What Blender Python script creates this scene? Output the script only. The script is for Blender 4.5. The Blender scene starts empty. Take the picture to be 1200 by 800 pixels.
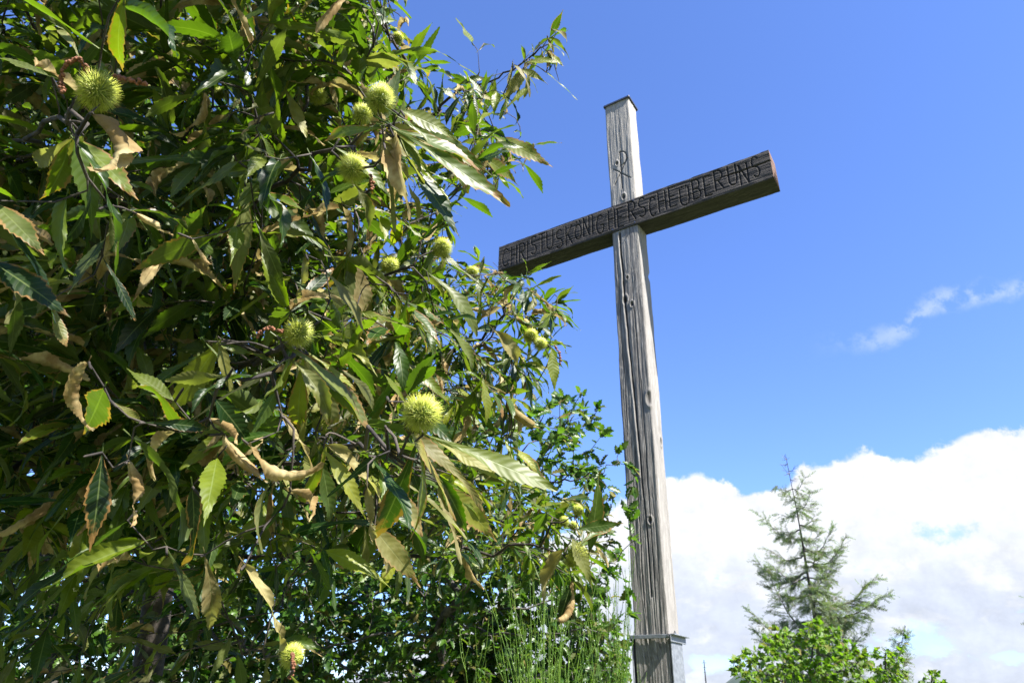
import bpy, bmesh, math, random
import numpy as np
from mathutils import Vector, Matrix

SC = bpy.context.scene
COL = SC.collection
rng = np.random.default_rng(7)
random.seed(7)

# ------------------------------------------------------------------ camera
PITCH, ROLL, FPX = math.radians(27.68), math.radians(1.46), 819.45
EYE = np.array([0.0, 0.0, 1.6])
_c, _s = math.cos, math.sin
CR = np.array([_c(ROLL), -_s(ROLL)*_s(PITCH), _s(ROLL)*_c(PITCH)])
CU = np.array([-_s(ROLL), -_s(PITCH)*_c(ROLL), _c(PITCH)*_c(ROLL)])
CF = np.array([0.0, _c(PITCH), _s(PITCH)])
camd = bpy.data.cameras.new("camera")
camd.sensor_width = 23.5
camd.lens = FPX/1200*23.5
camd.clip_start = 0.02
camd.clip_end = 30000
camd.dof.use_dof = True
camd.dof.focus_distance = 1.45
camd.dof.aperture_fstop = 9.0
cam = bpy.data.objects.new("camera", camd)
COL.objects.link(cam)
cam.matrix_world = Matrix(((CR[0], CU[0], -CF[0], EYE[0]), (CR[1], CU[1], -CF[1], EYE[1]),
                           (CR[2], CU[2], -CF[2], EYE[2]), (0, 0, 0, 1)))
SC.camera = cam

def at(px, py, d):
    """world point seen at photo pixel (1200x800) at depth d along the view axis"""
    return EYE + d*(CF + (px-600)/FPX*CR + (400-py)/FPX*CU)

def project(P):
    P = np.asarray(P) - EYE
    fw = P @ CF
    fs = np.where(fw > 1e-3, fw, 1e-3)
    return 600+FPX*(P @ CR)/fs, 400-FPX*(P @ CU)/fs, fw

# ------------------------------------------------------------------ light
SUN_EL = math.radians(50)
SUN_AZ = math.radians(90+33.4+9)          # clockwise from +Y
SUND = np.array([_s(SUN_AZ)*_c(SUN_EL), _c(SUN_AZ)*_c(SUN_EL), _s(SUN_EL)])
sl = bpy.data.lights.new("sun", 'SUN')
sl.energy = 5.0
sl.angle = math.radians(0.53)
sl.color = (1.0, 0.955, 0.88)
so = bpy.data.objects.new("sun", sl)
COL.objects.link(so)
so.rotation_euler = Vector(SUND).to_track_quat('Z', 'Y').to_euler()

SC.view_settings.view_transform = 'Standard'
SC.view_settings.look = 'None'
SC.view_settings.exposure = 1.9
SC.view_settings.gamma = 1.0
SC.cycles.max_bounces = 6
SC.cycles.diffuse_bounces = 1
SC.cycles.transmission_bounces = 4
SC.cycles.use_denoising = True

# ------------------------------------------------------------------ node helpers
class G:
    def __init__(self, tree):
        self.t = tree; self.n = tree.nodes; self.l = tree.links
    def node(self, kind, **kw):
        nd = self.n.new(kind)
        for k, v in kw.items():
            setattr(nd, k, v)
        return nd
    def link(self, a, b):
        self.l.new(a, b)
    def _set(self, sock, v):
        if isinstance(v, bpy.types.NodeSocket):
            self.l.new(v, sock)
        elif v is not None:
            if hasattr(sock.default_value, '__len__') and not hasattr(v, '__len__'):
                v = (v,)*len(sock.default_value)
            if hasattr(sock.default_value, '__len__') and len(sock.default_value) == 4 and len(v) == 3:
                v = tuple(v)+(1,)
            sock.default_value = v
    def m(self, op, a, b=None, c=None, clamp=False):
        nd = self.n.new('ShaderNodeMath'); nd.operation = op; nd.use_clamp = clamp
        for s, v in zip(nd.inputs, (a, b, c)):
            self._set(s, v)
        return nd.outputs[0]
    def vm(self, op, a, b=None):
        nd = self.n.new('ShaderNodeVectorMath'); nd.operation = op
        self._set(nd.inputs[0], a)
        if b is not None: self._set(nd.inputs[1], b)
        return nd.outputs[1] if op in ('LENGTH', 'DOT_PRODUCT') else nd.outputs[0]
    def mix(self, f, a, b, mode='MIX'):
        nd = self.n.new('ShaderNodeMix'); nd.data_type = 'RGBA'; nd.blend_type = mode
        self._set(nd.inputs['Factor'], f) if False else self._set(nd.inputs[0], f)
        self._set(nd.inputs[6], a); self._set(nd.inputs[7], b)
        return nd.outputs[2]
    def smooth(self, v, a, b, o0=0.0, o1=1.0):
        nd = self.n.new('ShaderNodeMapRange'); nd.interpolation_type = 'SMOOTHSTEP'
        self._set(nd.inputs[0], v); self._set(nd.inputs[1], a); self._set(nd.inputs[2], b)
        self._set(nd.inputs[3], o0); self._set(nd.inputs[4], o1)
        return nd.outputs[0]
    def noise(self, vec, scale, detail=4, rough=0.5, dist=0.0):
        nd = self.n.new('ShaderNodeTexNoise')
        if vec is not None: self.l.new(vec, nd.inputs['Vector'])
        nd.inputs['Scale'].default_value = scale; nd.inputs['Detail'].default_value = detail
        nd.inputs['Roughness'].default_value = rough; nd.inputs['Distortion'].default_value = dist
        return nd.outputs[0]
    def xyz(self, v):
        nd = self.n.new('ShaderNodeSeparateXYZ'); self.l.new(v, nd.inputs[0]); return nd.outputs
    def comb(self, x, y, z):
        nd = self.n.new('ShaderNodeCombineXYZ')
        for s, v in zip(nd.inputs, (x, y, z)): self._set(s, v)
        return nd.outputs[0]
    def bump(self, h, strength=0.5, dist=0.002):
        nd = self.n.new('ShaderNodeBump'); self.l.new(h, nd.inputs['Height'])
        nd.inputs['Strength'].default_value = strength; nd.inputs['Distance'].default_value = dist
        return nd.outputs[0]

def new_mat(name):
    m = bpy.data.materials.new(name); m.use_nodes = True
    m.node_tree.nodes.clear()
    g = G(m.node_tree)
    out = g.node('ShaderNodeOutputMaterial')
    return m, g, out

# ------------------------------------------------------------------ world: sky with clouds at infinity
def azel(px, py):
    v = at(px, py, 1.0)-EYE; v = v/np.linalg.norm(v)
    return math.atan2(v[0], v[1]), math.asin(v[2])

W = bpy.data.worlds.new("World"); SC.world = W; W.use_nodes = True
W.node_tree.nodes.clear()
g = G(W.node_tree)
wout = g.node('ShaderNodeOutputWorld'); bg = g.node('ShaderNodeBackground')
g.link(bg.outputs[0], wout.inputs[0])
sky = g.node('ShaderNodeTexSky'); sky.sky_type = 'NISHITA'; sky.sun_disc = False
sky.sun_elevation = SUN_EL; sky.sun_rotation = SUN_AZ
sky.altitude = 500; sky.air_density = 1.0; sky.dust_density = 0.35; sky.ozone_density = 2.2
SKYS = 0.058
tc = g.node('ShaderNodeTexCoord')
D = g.vm('NORMALIZE', tc.outputs['Generated'])
dx, dy, dz = g.xyz(D)
AZ = g.m('ARCTAN2', dx, dy); EL = g.m('ARCSINE', dz)
skyc = g.mix(1.0, sky.outputs[0], (0.90, 1.075, 1.58), 'MULTIPLY')
# cumulus bank: its top as a curve of elevation over azimuth
pts = [(300, 830), (480, 760), (640, 640), (700, 600), (770, 566), (800, 562), (845, 566), (890, 578), (915, 572),
       (940, 545), (980, 535), (1020, 532), (1060, 540), (1085, 530), (1120, 518), (1160, 502), (1200, 492), (1400, 470), (2200, 700)]
ae = [azel(*p) for p in pts]
A0, A1, E1 = -1.2, 1.2, 0.8
fc = g.node('ShaderNodeFloatCurve'); cv = fc.mapping.curves[0]
allp = [((a-A0)/(A1-A0), e/E1) for a, e in ae]
cv.points[0].location = (0, 0.05); cv.points[1].location = (1, 0.12)
for x, y in allp: cv.points.new(x, max(0.02, y))
fc.mapping.update()
g._set(fc.inputs['Value'], g.m('DIVIDE', g.m('SUBTRACT', AZ, A0), A1-A0))
EDGE = g.m('MULTIPLY', fc.outputs[0], E1)
n1 = g.noise(D, 9, 8, 0.55)
n2 = g.noise(D, 34, 8, 0.62)
vor = g.node('ShaderNodeTexVoronoi'); vor.feature = 'SMOOTH_F1'; vor.inputs['Scale'].default_value = 30
wv = g.vm('ADD', D, g.vm('MULTIPLY', g.vm('SUBTRACT', g.comb(n1, n2, n1), (0.5,)*3), (0.05,)*3))
g.link(wv, vor.inputs['Vector'])
vb = g.m('MULTIPLY', g.m('SUBTRACT', 0.5, vor.outputs['Distance']), 0.032)
f = g.m('ADD', g.m('SUBTRACT', EDGE, EL), g.m('ADD', vb, g.m('ADD', g.m('MULTIPLY', g.m('SUBTRACT', n1, 0.5), 0.03), g.m('MULTIPLY', g.m('SUBTRACT', n2, 0.5), 0.035))))
alpha = g.smooth(f, -0.001, 0.010)
# gaps of blue low down in the bank
Dg = g.vm('MULTIPLY', D, (1.0, 1.0, 2.2))
n3 = g.noise(Dg, 6.5, 9, 0.58)
n4 = g.noise(Dg, 15, 9, 0.6)
gaps = g.m('MULTIPLY', g.smooth(g.m('ADD', n3, g.m('MULTIPLY', g.m('SUBTRACT', n4, 0.5), 0.5)), 0.26, 0.36), 1.0)
depthf = g.smooth(f, 0.06, 0.16)
alpha = g.m('MULTIPLY', alpha, g.m('SUBTRACT', 1.0, g.m('MULTIPLY', depthf, g.m('SUBTRACT', 1.0, gaps))))
# grey-lavender undersides
def blob(px_, py_, rx, ry):
    a_, e_ = azel(px_, py_)
    q = g.m('SQRT', g.m('ADD', g.m('POWER', g.m('DIVIDE', g.m('SUBTRACT', AZ, a_), rx), 2.0), g.m('POWER', g.m('DIVIDE', g.m('SUBTRACT', EL, e_), ry), 2.0)))
    return g.smooth(g.m('ADD', q, g.m('ADD', g.m('MULTIPLY', g.m('SUBTRACT', n4, 0.5), 4.0), g.m('MULTIPLY', g.m('SUBTRACT', n2, 0.5), 3.0))), 1.3, 0.2)
for args_ in [(1105, 622, .035, .012, ), (1085, 752, .05, .014), (1180, 770, .03, .010), (835, 775, .04, .010)]:
    alpha = g.m('MULTIPLY', alpha, g.m('SUBTRACT', 1.0, g.m('MULTIPLY', blob(*args_), 0.65)))
low = g.smooth(EL, azel(1000, 590)[1], azel(1000, 720)[1])
vlow = g.m('MULTIPLY', g.m('SUBTRACT', vor.outputs['Distance'], 0.35), 0.22)
shade = g.m('MULTIPLY', g.smooth(g.m('ADD', g.m('ADD', n4, vlow), g.m('MULTIPLY', low, 0.16)), 0.47, 0.72), g.m('ADD', 0.20, g.m('MULTIPLY', low, 0.75)), clamp=True)
fluff = g.m('ADD', 0.97, g.m('ADD', g.m('MULTIPLY', g.m('SUBTRACT', n2, 0.5), 0.5), g.m('MULTIPLY', g.m('SUBTRACT', n4, 0.5), 0.5)))
ccol = g.mix(shade, (0.295, 0.302, 0.31), (0.205, 0.222, 0.262))
ccol = g.mix(1.0, ccol, g.comb(fluff, fluff, fluff), 'MULTIPLY')
skyv = g.mix(1.0, skyc, (SKYS,)*3, 'MULTIPLY')
# haze-pale lower sky between clouds is the Nishita gradient itself
col = g.mix(g.m('MULTIPLY', alpha, 0.97), skyv, ccol)
# thin wisp high on the right
wp = [azel(*p) for p in [(960, 405), (1030, 396), (1055, 388), (1085, 362), (1120, 348), (1160, 343), (1200, 336), (1300, 322)]]
fc2 = g.node('ShaderNodeFloatCurve'); cv = fc2.mapping.curves[0]
cv.points[0].location = (0, wp[0][1]/E1); cv.points[1].location = (1, wp[-1][1]/E1)
for a, e in wp: cv.points.new((a-A0)/(A1-A0), e/E1)
fc2.mapping.update()
g._set(fc2.inputs['Value'], g.m('DIVIDE', g.m('SUBTRACT', AZ, A0), A1-A0))
dd = g.m('ABSOLUTE', g.m('ADD', g.m('SUBTRACT', EL, g.m('MULTIPLY', fc2.outputs[0], E1)), g.m('MULTIPLY', g.m('SUBTRACT', n2, 0.5), 0.03)))
wi = g.m('MULTIPLY', g.smooth(dd, 0.020, 0.0), g.smooth(g.noise(D, 42, 6, 0.6), 0.36, 0.58))
wi = g.m('MULTIPLY', wi, g.smooth(AZ, azel(940, 400)[0], azel(1075, 380)[0]))
col = g.mix(g.m('MULTIPLY', wi, 0.55), col, (0.20, 0.235, 0.28))
g.link(col, bg.inputs['Color']); bg.inputs['Strength'].default_value = 1.0

# ------------------------------------------------------------------ object helpers
def tag(o, label=None, cat=None, group=None, kind=None):
    if label: o['label'] = label
    if cat: o['category'] = cat
    if group: o['group'] = group
    if kind: o['kind'] = kind
    return o

def empty(name, loc):
    o = bpy.data.objects.new(name, None); COL.objects.link(o)
    o.location = loc; o.empty_display_size = 0.2
    return o

def link(name, me, mat, parent=None):
    o = bpy.data.objects.new(name, me); COL.objects.link(o)
    if mat is not None and not me.materials:
        me.materials.append(mat)
    if parent is not None:
        o.parent = parent
        o.matrix_parent_inverse = Matrix.Translation(-parent.location)
    return o

def np_mesh(name, V, quads=None, tris=None, uv=None, col=None, smooth=True):
    V = np.ascontiguousarray(V, dtype=np.float32)
    me = bpy.data.meshes.new(name)
    me.vertices.add(len(V)); me.vertices.foreach_set('co', V.ravel())
    idx = []; starts = []; off = 0
    if quads is not None and len(quads):
        q = np.ascontiguousarray(quads, dtype=np.int32); idx.append(q.ravel())
        starts.append(np.arange(len(q), dtype=np.int32)*4); off = len(q)*4
    if tris is not None and len(tris):
        t = np.ascontiguousarray(tris, dtype=np.int32); idx.append(t.ravel())
        starts.append(off+np.arange(len(t), dtype=np.int32)*3)
    idx = np.concatenate(idx); starts = np.concatenate(starts)
    me.loops.add(len(idx)); me.loops.foreach_set('vertex_index', idx)
    me.polygons.add(len(starts)); me.polygons.foreach_set('loop_start', starts)
    me.update(calc_edges=True)
    if smooth:
        me.polygons.foreach_set('use_smooth', np.ones(len(starts), dtype=bool))
    if uv is not None:
        ul = me.uv_layers.new(name='UVMap')
        ul.data.foreach_set('uv', np.ascontiguousarray(uv[idx], dtype=np.float32).ravel())
    if col is not None:
        ca = me.color_attributes.new('lv', 'FLOAT_COLOR', 'POINT')
        ca.data.foreach_set('color', np.ascontiguousarray(col, dtype=np.float32).ravel())
    me.validate()
    return me

def norm(v):
    v = np.asarray(v, float); return v/(np.linalg.norm(v, axis=-1, keepdims=True)+1e-12)

def tubes(chains, sides=5):
    """chains: list of (points kx3, radii k) -> verts, quads"""
    VV, QQ, off = [], [], 0
    ang = np.arange(sides)*2*math.pi/sides
    for P, R in chains:
        P = np.asarray(P, float); R = np.asarray(R, float); k = len(P)
        if k < 2: continue
        T = norm(np.gradient(P, axis=0))
        ref = np.array([0.31, 0.22, 0.93]) if abs(T[0][2]) < 0.9 else np.array([1.0, 0, 0])
        A = norm(np.cross(T, ref)); B = np.cross(T, A)
        ring = P[:, None]+R[:, None, None]*(np.cos(ang)[None, :, None]*A[:, None]+np.sin(ang)[None, :, None]*B[:, None])
        VV.append(ring.reshape(-1, 3))
        i = np.arange(k-1)[:, None]*sides; j = np.arange(sides)[None]; j2 = (j+1) % sides
        QQ.append((off+np.stack([i+j, i+j2, i+sides+j2, i+sides+j], -1)).reshape(-1, 4))
        off += k*sides
    if not VV: return np.zeros((0, 3)), np.zeros((0, 4), int)
    return np.concatenate(VV), np.concatenate(QQ)

def catmull(P, n=8):
    P = np.asarray(P, float)
    Q = np.vstack([2*P[0]-P[1], P, 2*P[-1]-P[-2]])
    out = []
    for i in range(1, len(Q)-2):
        for t in np.linspace(0, 1, n, endpoint=False):
            a, b, c, d = Q[i-1], Q[i], Q[i+1], Q[i+2]
            out.append(0.5*((2*b)+(-a+c)*t+(2*a-5*b+4*c-d)*t*t+(-a+3*b-3*c+d)*t**3))
    out.append(P[-1])
    return np.array(out)

# ------------------------------------------------------------------ numpy noise
_perm = rng.random((256, 256))
def vnoise(x, y):
    xi = np.floor(x).astype(int); yi = np.floor(y).astype(int)
    fx = x-xi; fy = y-yi; fx = fx*fx*(3-2*fx); fy = fy*fy*(3-2*fy)
    a = _perm[xi % 256, yi % 256]; b = _perm[(xi+1) % 256, yi % 256]
    c = _perm[xi % 256, (yi+1) % 256]; d = _perm[(xi+1) % 256, (yi+1) % 256]
    return (a*(1-fx)+b*fx)*(1-fy)+(c*(1-fx)+d*fx)*fy-0.5
def fbm(x, y, o=4):
    s = 0; a = 1.0
    for i in range(o):
        s = s+a*vnoise(x*2**i+17.3*i, y*2**i+9.1*i); a *= 0.5
    return s

# ------------------------------------------------------------------ materials
def wood_mat(name, c_dark, c_mid, c_light, axis, rough=0.8):
    m, g, out = new_mat(name)
    p = g.node('ShaderNodeBsdfPrincipled'); g.link(p.outputs[0], out.inputs[0])
    tc = g.node('ShaderNodeTexCoord'); x, y, z = g.xyz(tc.outputs['Object'])
    att = g.node('ShaderNodeAttribute'); att.attribute_name = 'lv'
    crack, tint, endg = g.xyz(att.outputs['Vector'])
    st = [1.0, 1.0, 1.0]; st[axis] = 0.035
    v = g.vm('MULTIPLY', tc.outputs['Object'], tuple(st))
    big = g.noise(tc.outputs['Object'], 1.7, 3)
    vv = g.vm('ADD', v, g.vm('MULTIPLY', g.comb(big, big, big), (0.12, 0.12, 0.0)))
    gr = g.noise(vv, 95, 6, 0.65); gf = g.noise(vv, 330, 3, 0.6)
    gg = g.m('ADD', g.m('MULTIPLY', gr, 0.65), g.m('MULTIPLY', gf, 0.35))
    c = g.mix(g.smooth(gg, 0.33, 0.50), c_dark, c_mid)
    c = g.mix(g.smooth(gg, 0.50, 0.64), c, c_light)
    blot = g.noise(g.vm('MULTIPLY', tc.outputs['Object'], tuple(0.25 if i == axis else 1.0 for i in range(3))), 9, 5, 0.6)
    c = g.mix(g.m('MULTIPLY', g.smooth(blot, 0.50, 0.68), 0.55), c, tuple(k*0.45 for k in c_mid))
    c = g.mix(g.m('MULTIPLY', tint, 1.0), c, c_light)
    c = g.mix(endg, c, (0.11, 0.06, 0.042))
    c = g.mix(crack, c, tuple(0.10*k for k in c_dark))
    g.link(c, p.inputs['Base Color'])
    p.inputs['Roughness'].default_value = rough
    p.inputs['Specular IOR Level'].default_value = 0.35
    g.link(g.bump(g.m('ADD', gr, g.m('MULTIPLY', gf, 0.6)), 0.9, 0.004), p.inputs['Normal'])
    return m

MAT_POST = wood_mat('weathered_grey_oak', (0.050, 0.046, 0.042), (0.160, 0.150, 0.140), (0.33, 0.315, 0.295), 2)
MAT_BEAM = wood_mat('blackened_oak', (0.008, 0.007, 0.006), (0.027, 0.024, 0.022), (0.090, 0.080, 0.072), 0)

def metal_mat(name, c, rough, met=1.0):
    m, g, out = new_mat(name)
    p = g.node('ShaderNodeBsdfPrincipled'); g.link(p.outputs[0], out.inputs[0])
    tc = g.node('ShaderNodeTexCoord')
    n = g.noise(tc.outputs['Object'], 40, 6, 0.6)
    g.link(g.mix(g.smooth(n, 0.35, 0.7), tuple(k*0.7 for k in c), c), p.inputs['Base Color'])
    p.inputs['Metallic'].default_value = met
    g.link(g.m('ADD', rough, g.m('MULTIPLY', g.m('SUBTRACT', n, 0.5), 0.25)), p.inputs['Roughness'])
    return m
MAT_ZINC = metal_mat('galvanised_steel', (0.27, 0.29, 0.32), 0.5, 0.5)
MAT_CAP = metal_mat('dark_sheet_metal', (0.10, 0.10, 0.11), 0.45, 0.7)
MAT_BOLT = metal_mat('bolt_steel', (0.40, 0.40, 0.42), 0.35, 1.0)

def bark_mat(name, c1, c2, sc=30):
    m, g, out = new_mat(name)
    p = g.node('ShaderNodeBsdfPrincipled'); g.link(p.outputs[0], out.inputs[0])
    tc = g.node('ShaderNodeTexCoord')
    n = g.noise(tc.outputs['Object'], sc, 6, 0.65); n2 = g.noise(tc.outputs['Object'], sc*0.25, 3, 0.6)
    c = g.mix(g.smooth(n, 0.38, 0.62), c1, c2)
    c = g.mix(g.smooth(n2, 0.55, 0.7), c, tuple(min(1, k*1.7) for k in c2))
    g.link(c, p.inputs['Base Color']); p.inputs['Roughness'].default_value = 0.85
    g.link(g.bump(n, 0.9, 0.006), p.inputs['Normal'])
    return m
MAT_BARK = bark_mat('chestnut_bark', (0.012, 0.009, 0.008), (0.048, 0.038, 0.031))
MAT_BARK_OAK = bark_mat('oak_bark', (0.02, 0.017, 0.014), (0.08, 0.072, 0.064), 22)
MAT_BARK_FIR = bark_mat('conifer_bark', (0.05, 0.045, 0.045), (0.12, 0.11, 0.11), 8)

def leaf_mat(name, greens, dry, under, vein=(0.16, 0.20, 0.07), veins=True, transl=0.37, rough=0.43, nveins=13):
    """lv: r hue position, g dryness, b brown-margin amount, a brightness"""
    m, g, out = new_mat(name)
    att = g.node('ShaderNodeAttribute'); att.attribute_name = 'lv'
    r, dr, mg = g.xyz(att.outputs['Vector']); 
    geo = g.node('ShaderNodeNewGeometry')
    tc = g.node('ShaderNodeTexCoord')
    cr = g.node('ShaderNodeValToRGB')
    cr.color_ramp.elements[0].color = (*greens[0], 1); cr.color_ramp.elements[1].color = (*greens[-1], 1)
    for i, c in enumerate(greens[1:-1]):
        e = cr.color_ramp.elements.new((i+1)/(len(greens)-1)); e.color = (*c, 1)
    g.link(r, cr.inputs[0])
    c = cr.outputs[0]
    nz = g.noise(tc.outputs['Object'], 38, 4, 0.6)
    c = g.mix(g.smooth(nz, 0.35, 0.7), g.mix(1.0, c, (0.78, 0.8, 0.85), 'MULTIPLY'), c)
    height = None
    if veins:
        uvn = g.node('ShaderNodeUVMap'); u, v, _ = g.xyz(uvn.outputs[0])
        au = g.m('ABSOLUTE', g.m('SUBTRACT', g.m('MULTIPLY', u, 2.0), 1.0))
        ph = g.m('FRACT', g.m('MULTIPLY', g.m('SUBTRACT', v, g.m('MULTIPLY', au, 0.085)), float(nveins)))
        vd = g.m('ABSOLUTE', g.m('SUBTRACT', ph, 0.5))
        vl = g.smooth(vd, 0.06, 0.015)
        mid = g.smooth(au, 0.075, 0.03)
        vm = g.m('MAXIMUM', g.m('MULTIPLY', vl, 0.35), mid)
        c = g.mix(g.m('MULTIPLY', vm, 0.45), c, vein)
        height = g.m('ADD', g.m('MULTIPLY', g.m('COSINE', g.m('MULTIPLY', ph, 6.2832)), 0.5), g.m('MULTIPLY', mid, -1.0))
    cu = g.mix(0.6, c, under)
    c = g.mix(g.m('MULTIPLY', geo.outputs['Backfacing'], 0.85), c, cu)
    # withered brown spreading from margin and tip
    if veins:
        nb = g.noise(tc.outputs['Object'], 60, 4, 0.6)
        edge = g.m('ADD', g.m('MAXIMUM', au, g.m('MULTIPLY', v, 0.95)), g.m('MULTIPLY', g.m('SUBTRACT', nb, 0.5), 0.9))
        bm = g.smooth(g.m('ADD', edge, g.m('MULTIPLY', mg, 0.9)), 1.12, 1.3)
        c = g.mix(g.m('MULTIPLY', bm, 0.9), c, (0.20, 0.105, 0.035))
    nd = g.noise(tc.outputs['Object'], 22, 5, 0.6)
    dc = g.mix(g.smooth(nd, 0.38, 0.66), dry[0], dry[1])
    if veins: dc = g.mix(g.m('MULTIPLY', vm, 0.4), dc, tuple(k*0.5 for k in dry[0]))
    c = g.mix(dr, c, dc)
    p = g.node('ShaderNodeBsdfPrincipled'); g.link(c, p.inputs['Base Color'])
    g.link(g.m('ADD', rough, g.m('MULTIPLY', dr, 0.35)), p.inputs['Roughness'])
    g.link(g.m('SUBTRACT', 0.36, g.m('MULTIPLY', dr, 0.25)), p.inputs['Specular IOR Level'])
    if height is not None:
        g.link(g.bump(height, 0.25, 0.0011), p.inputs['Normal'])
    t = g.node('ShaderNodeBsdfTranslucent')
    tcx = g.mix(1.0, c, (1.75, 2.25, 0.40), 'MULTIPLY')
    g.link(g.mix(dr, tcx, c), t.inputs['Color'])
    ms = g.node('ShaderNodeMixShader'); ms.inputs[0].default_value = transl
    g.link(p.outputs[0], ms.inputs[1]); g.link(t.outputs[0], ms.inputs[2])
    g.link(ms.outputs[0], out.inputs[0])
    return m

MAT_LEAF = leaf_mat('chestnut_leaf', [(0.004, 0.016, 0.002), (0.012, 0.040, 0.003), (0.058, 0.095, 0.005), (0.175, 0.195, 0.012)],
                    [(0.25, 0.165, 0.07), (0.50, 0.405, 0.215)], (0.075, 0.110, 0.018))
MAT_OAK = leaf_mat('oak_leaf', [(0.018, 0.056, 0.006), (0.036, 0.092, 0.008), (0.068, 0.135, 0.011)],
                   [(0.16, 0.11, 0.04), (0.24, 0.18, 0.07)], (0.09, 0.13, 0.05), veins=False, transl=0.38, rough=0.40)
MAT_DECID = leaf_mat('maple_leaf', [(0.055, 0.115, 0.008), (0.092, 0.17, 0.011), (0.145, 0.235, 0.015)],
                     [(0.16, 0.11, 0.04), (0.24, 0.18, 0.07)], (0.12, 0.17, 0.04), veins=False, transl=0.42, rough=0.5)
MAT_NEEDLE = leaf_mat('conifer_needle', [(0.085, 0.120, 0.070), (0.135, 0.175, 0.095), (0.19, 0.23, 0.12)],
                      [(0.12, 0.10, 0.07), (0.2, 0.16, 0.12)], (0.10, 0.15, 0.07), veins=False, transl=0.32, rough=0.6)

def simple_mat(name, c1, c2, sc=25, rough=0.7, transl=0.0):
    m, g, out = new_mat(name)
    tc = g.node('ShaderNodeTexCoord'); n = g.noise(tc.outputs['Object'], sc, 4)
    c = g.mix(g.smooth(n, 0.35, 0.65), c1, c2)
    p = g.node('ShaderNodeBsdfPrincipled'); g.link(c, p.inputs['Base Color']); p.inputs['Roughness'].default_value = rough
    if transl:
        t = g.node('ShaderNodeBsdfTranslucent'); g.link(c, t.inputs[0])
        ms = g.node('ShaderNodeMixShader'); ms.inputs[0].default_value = transl
        g.link(p.outputs[0], ms.inputs[1]); g.link(t.outputs[0], ms.inputs[2]); g.link(ms.outputs[0], out.inputs[0])
    else:
        g.link(p.outputs[0], out.inputs[0])
    return m
MAT_BROOM = simple_mat('broom_stem', (0.055, 0.125, 0.010), (0.12, 0.21, 0.02), 12, 0.5, 0.25)
MAT_CATKIN = simple_mat('catkin', (0.10, 0.036, 0.014), (0.21, 0.08, 0.035), 160, 0.8)
MAT_GRASS = simple_mat('meadow', (0.05, 0.08, 0.02), (0.11, 0.12, 0.045), 1.3, 0.95)
MAT_HILL = simple_mat('wooded_hill', (0.035, 0.055, 0.04), (0.06, 0.085, 0.055), 0.004, 1.0)
MAT_CONC = simple_mat('concrete', (0.28, 0.27, 0.25), (0.38, 0.37, 0.35), 14, 0.9)
MAT_GRASSBLADE = simple_mat('grass_blade', (0.06, 0.10, 0.02), (0.14, 0.16, 0.05), 8, 0.7, 0.2)

def burr_mat():
    m, g, out = new_mat('burr_spines')
    att = g.node('ShaderNodeAttribute'); att.attribute_name = 'lv'
    t, r, k = g.xyz(att.outputs['Vector'])
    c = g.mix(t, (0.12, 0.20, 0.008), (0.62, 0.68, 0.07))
    c = g.mix(g.m('MULTIPLY', r, 0.45), c, (0.62, 0.56, 0.20))
    p = g.node('ShaderNodeBsdfPrincipled'); g.link(c, p.inputs['Base Color']); p.inputs['Roughness'].default_value = 0.45
    tr = g.node('ShaderNodeBsdfTranslucent'); g.link(c, tr.inputs[0])
    ms = g.node('ShaderNodeMixShader'); ms.inputs[0].default_value = 0.15
    g.link(p.outputs[0], ms.inputs[1]); g.link(tr.outputs[0], ms.inputs[2]); g.link(ms.outputs[0], out.inputs[0])
    return m
MAT_BURR = burr_mat()

# ------------------------------------------------------------------ terrain
CX, CY = 1.2086*0.85, 5.1            # cross foot
S6 = 0.85
GZ = 1.0                              # knoll height at the cross
def ground_z(x, y):
    d = np.hypot(x-CX, y-CY)
    k = GZ*np.exp(-(d/4.2)**2)
    far = -0.16*np.clip(np.hypot(x, y-3)-11, 0, None)
    far = np.maximum(far, -90)
    return k + far + 0.05*fbm(x*0.5+40, y*0.5+40, 3)
rr = np.concatenate([np.linspace(0, 14, 57)[1:], np.geomspace(15, 9000, 50)])
na = 144
th = np.arange(na)*2*math.pi/na
X = np.concatenate([[0], (rr[:, None]*np.cos(th)).ravel()]); Y = np.concatenate([[3], 3+(rr[:, None]*np.sin(th)).ravel()])
Z = ground_z(X, Y)
V = np.stack([X, Y, Z], 1)
i = np.arange(len(rr)-1)[:, None]*na+1; j = np.arange(na)[None]; j2 = (j+1) % na
Q = np.stack([i+j, i+na+j, i+na+j2, i+j2], -1).reshape(-1, 4)
T = np.stack([np.zeros(na, int), 1+np.arange(na), 1+(np.arange(na)+1) % na], -1)
tag(link('ground', np_mesh('ground', V, Q, T), MAT_GRASS), 'grassy hilltop falling away into the valley', kind='structure')
# distant wooded hills, a closed ridge ring with a higher part straight ahead
def ridge(name, dist, depth, hfun, seed, label):
    n = 240; a = np.linspace(-1.3, 1.3, n); prof = np.linspace(0, 1, 9)
    H = np.array([hfun(t) for t in a])+12*fbm(a*14+seed, a*0+seed, 4)*dist/1500
    V = []
    for k, pz in enumerate(prof):
        r_ = dist+depth*pz
        z = -92+(H+92)*np.sin(pz*math.pi)
        V.append(np.stack([r_*np.sin(a), r_*np.cos(a), z], 1))
    V = np.concatenate(V)
    i = np.arange(len(prof)-1)[:, None]*n; j = np.arange(n-1)[None]
    Q = np.stack([i+j, i+j+1, i+n+j+1, i+n+j], -1).reshape(-1, 4)
    return tag(link(name, np_mesh(name, V, Q), MAT_HILL), label, kind='structure')
a0, e0 = azel(862, 795)
ridge('hills', 2600, 1500, lambda t: 40+3300*math.tan(e0)*0.93*math.exp(-((t-a0-0.02)/0.045)**2)+60*math.exp(-((t-0.9)/0.3)**2), 3, 'far wooded ridge low on the horizon')

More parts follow.
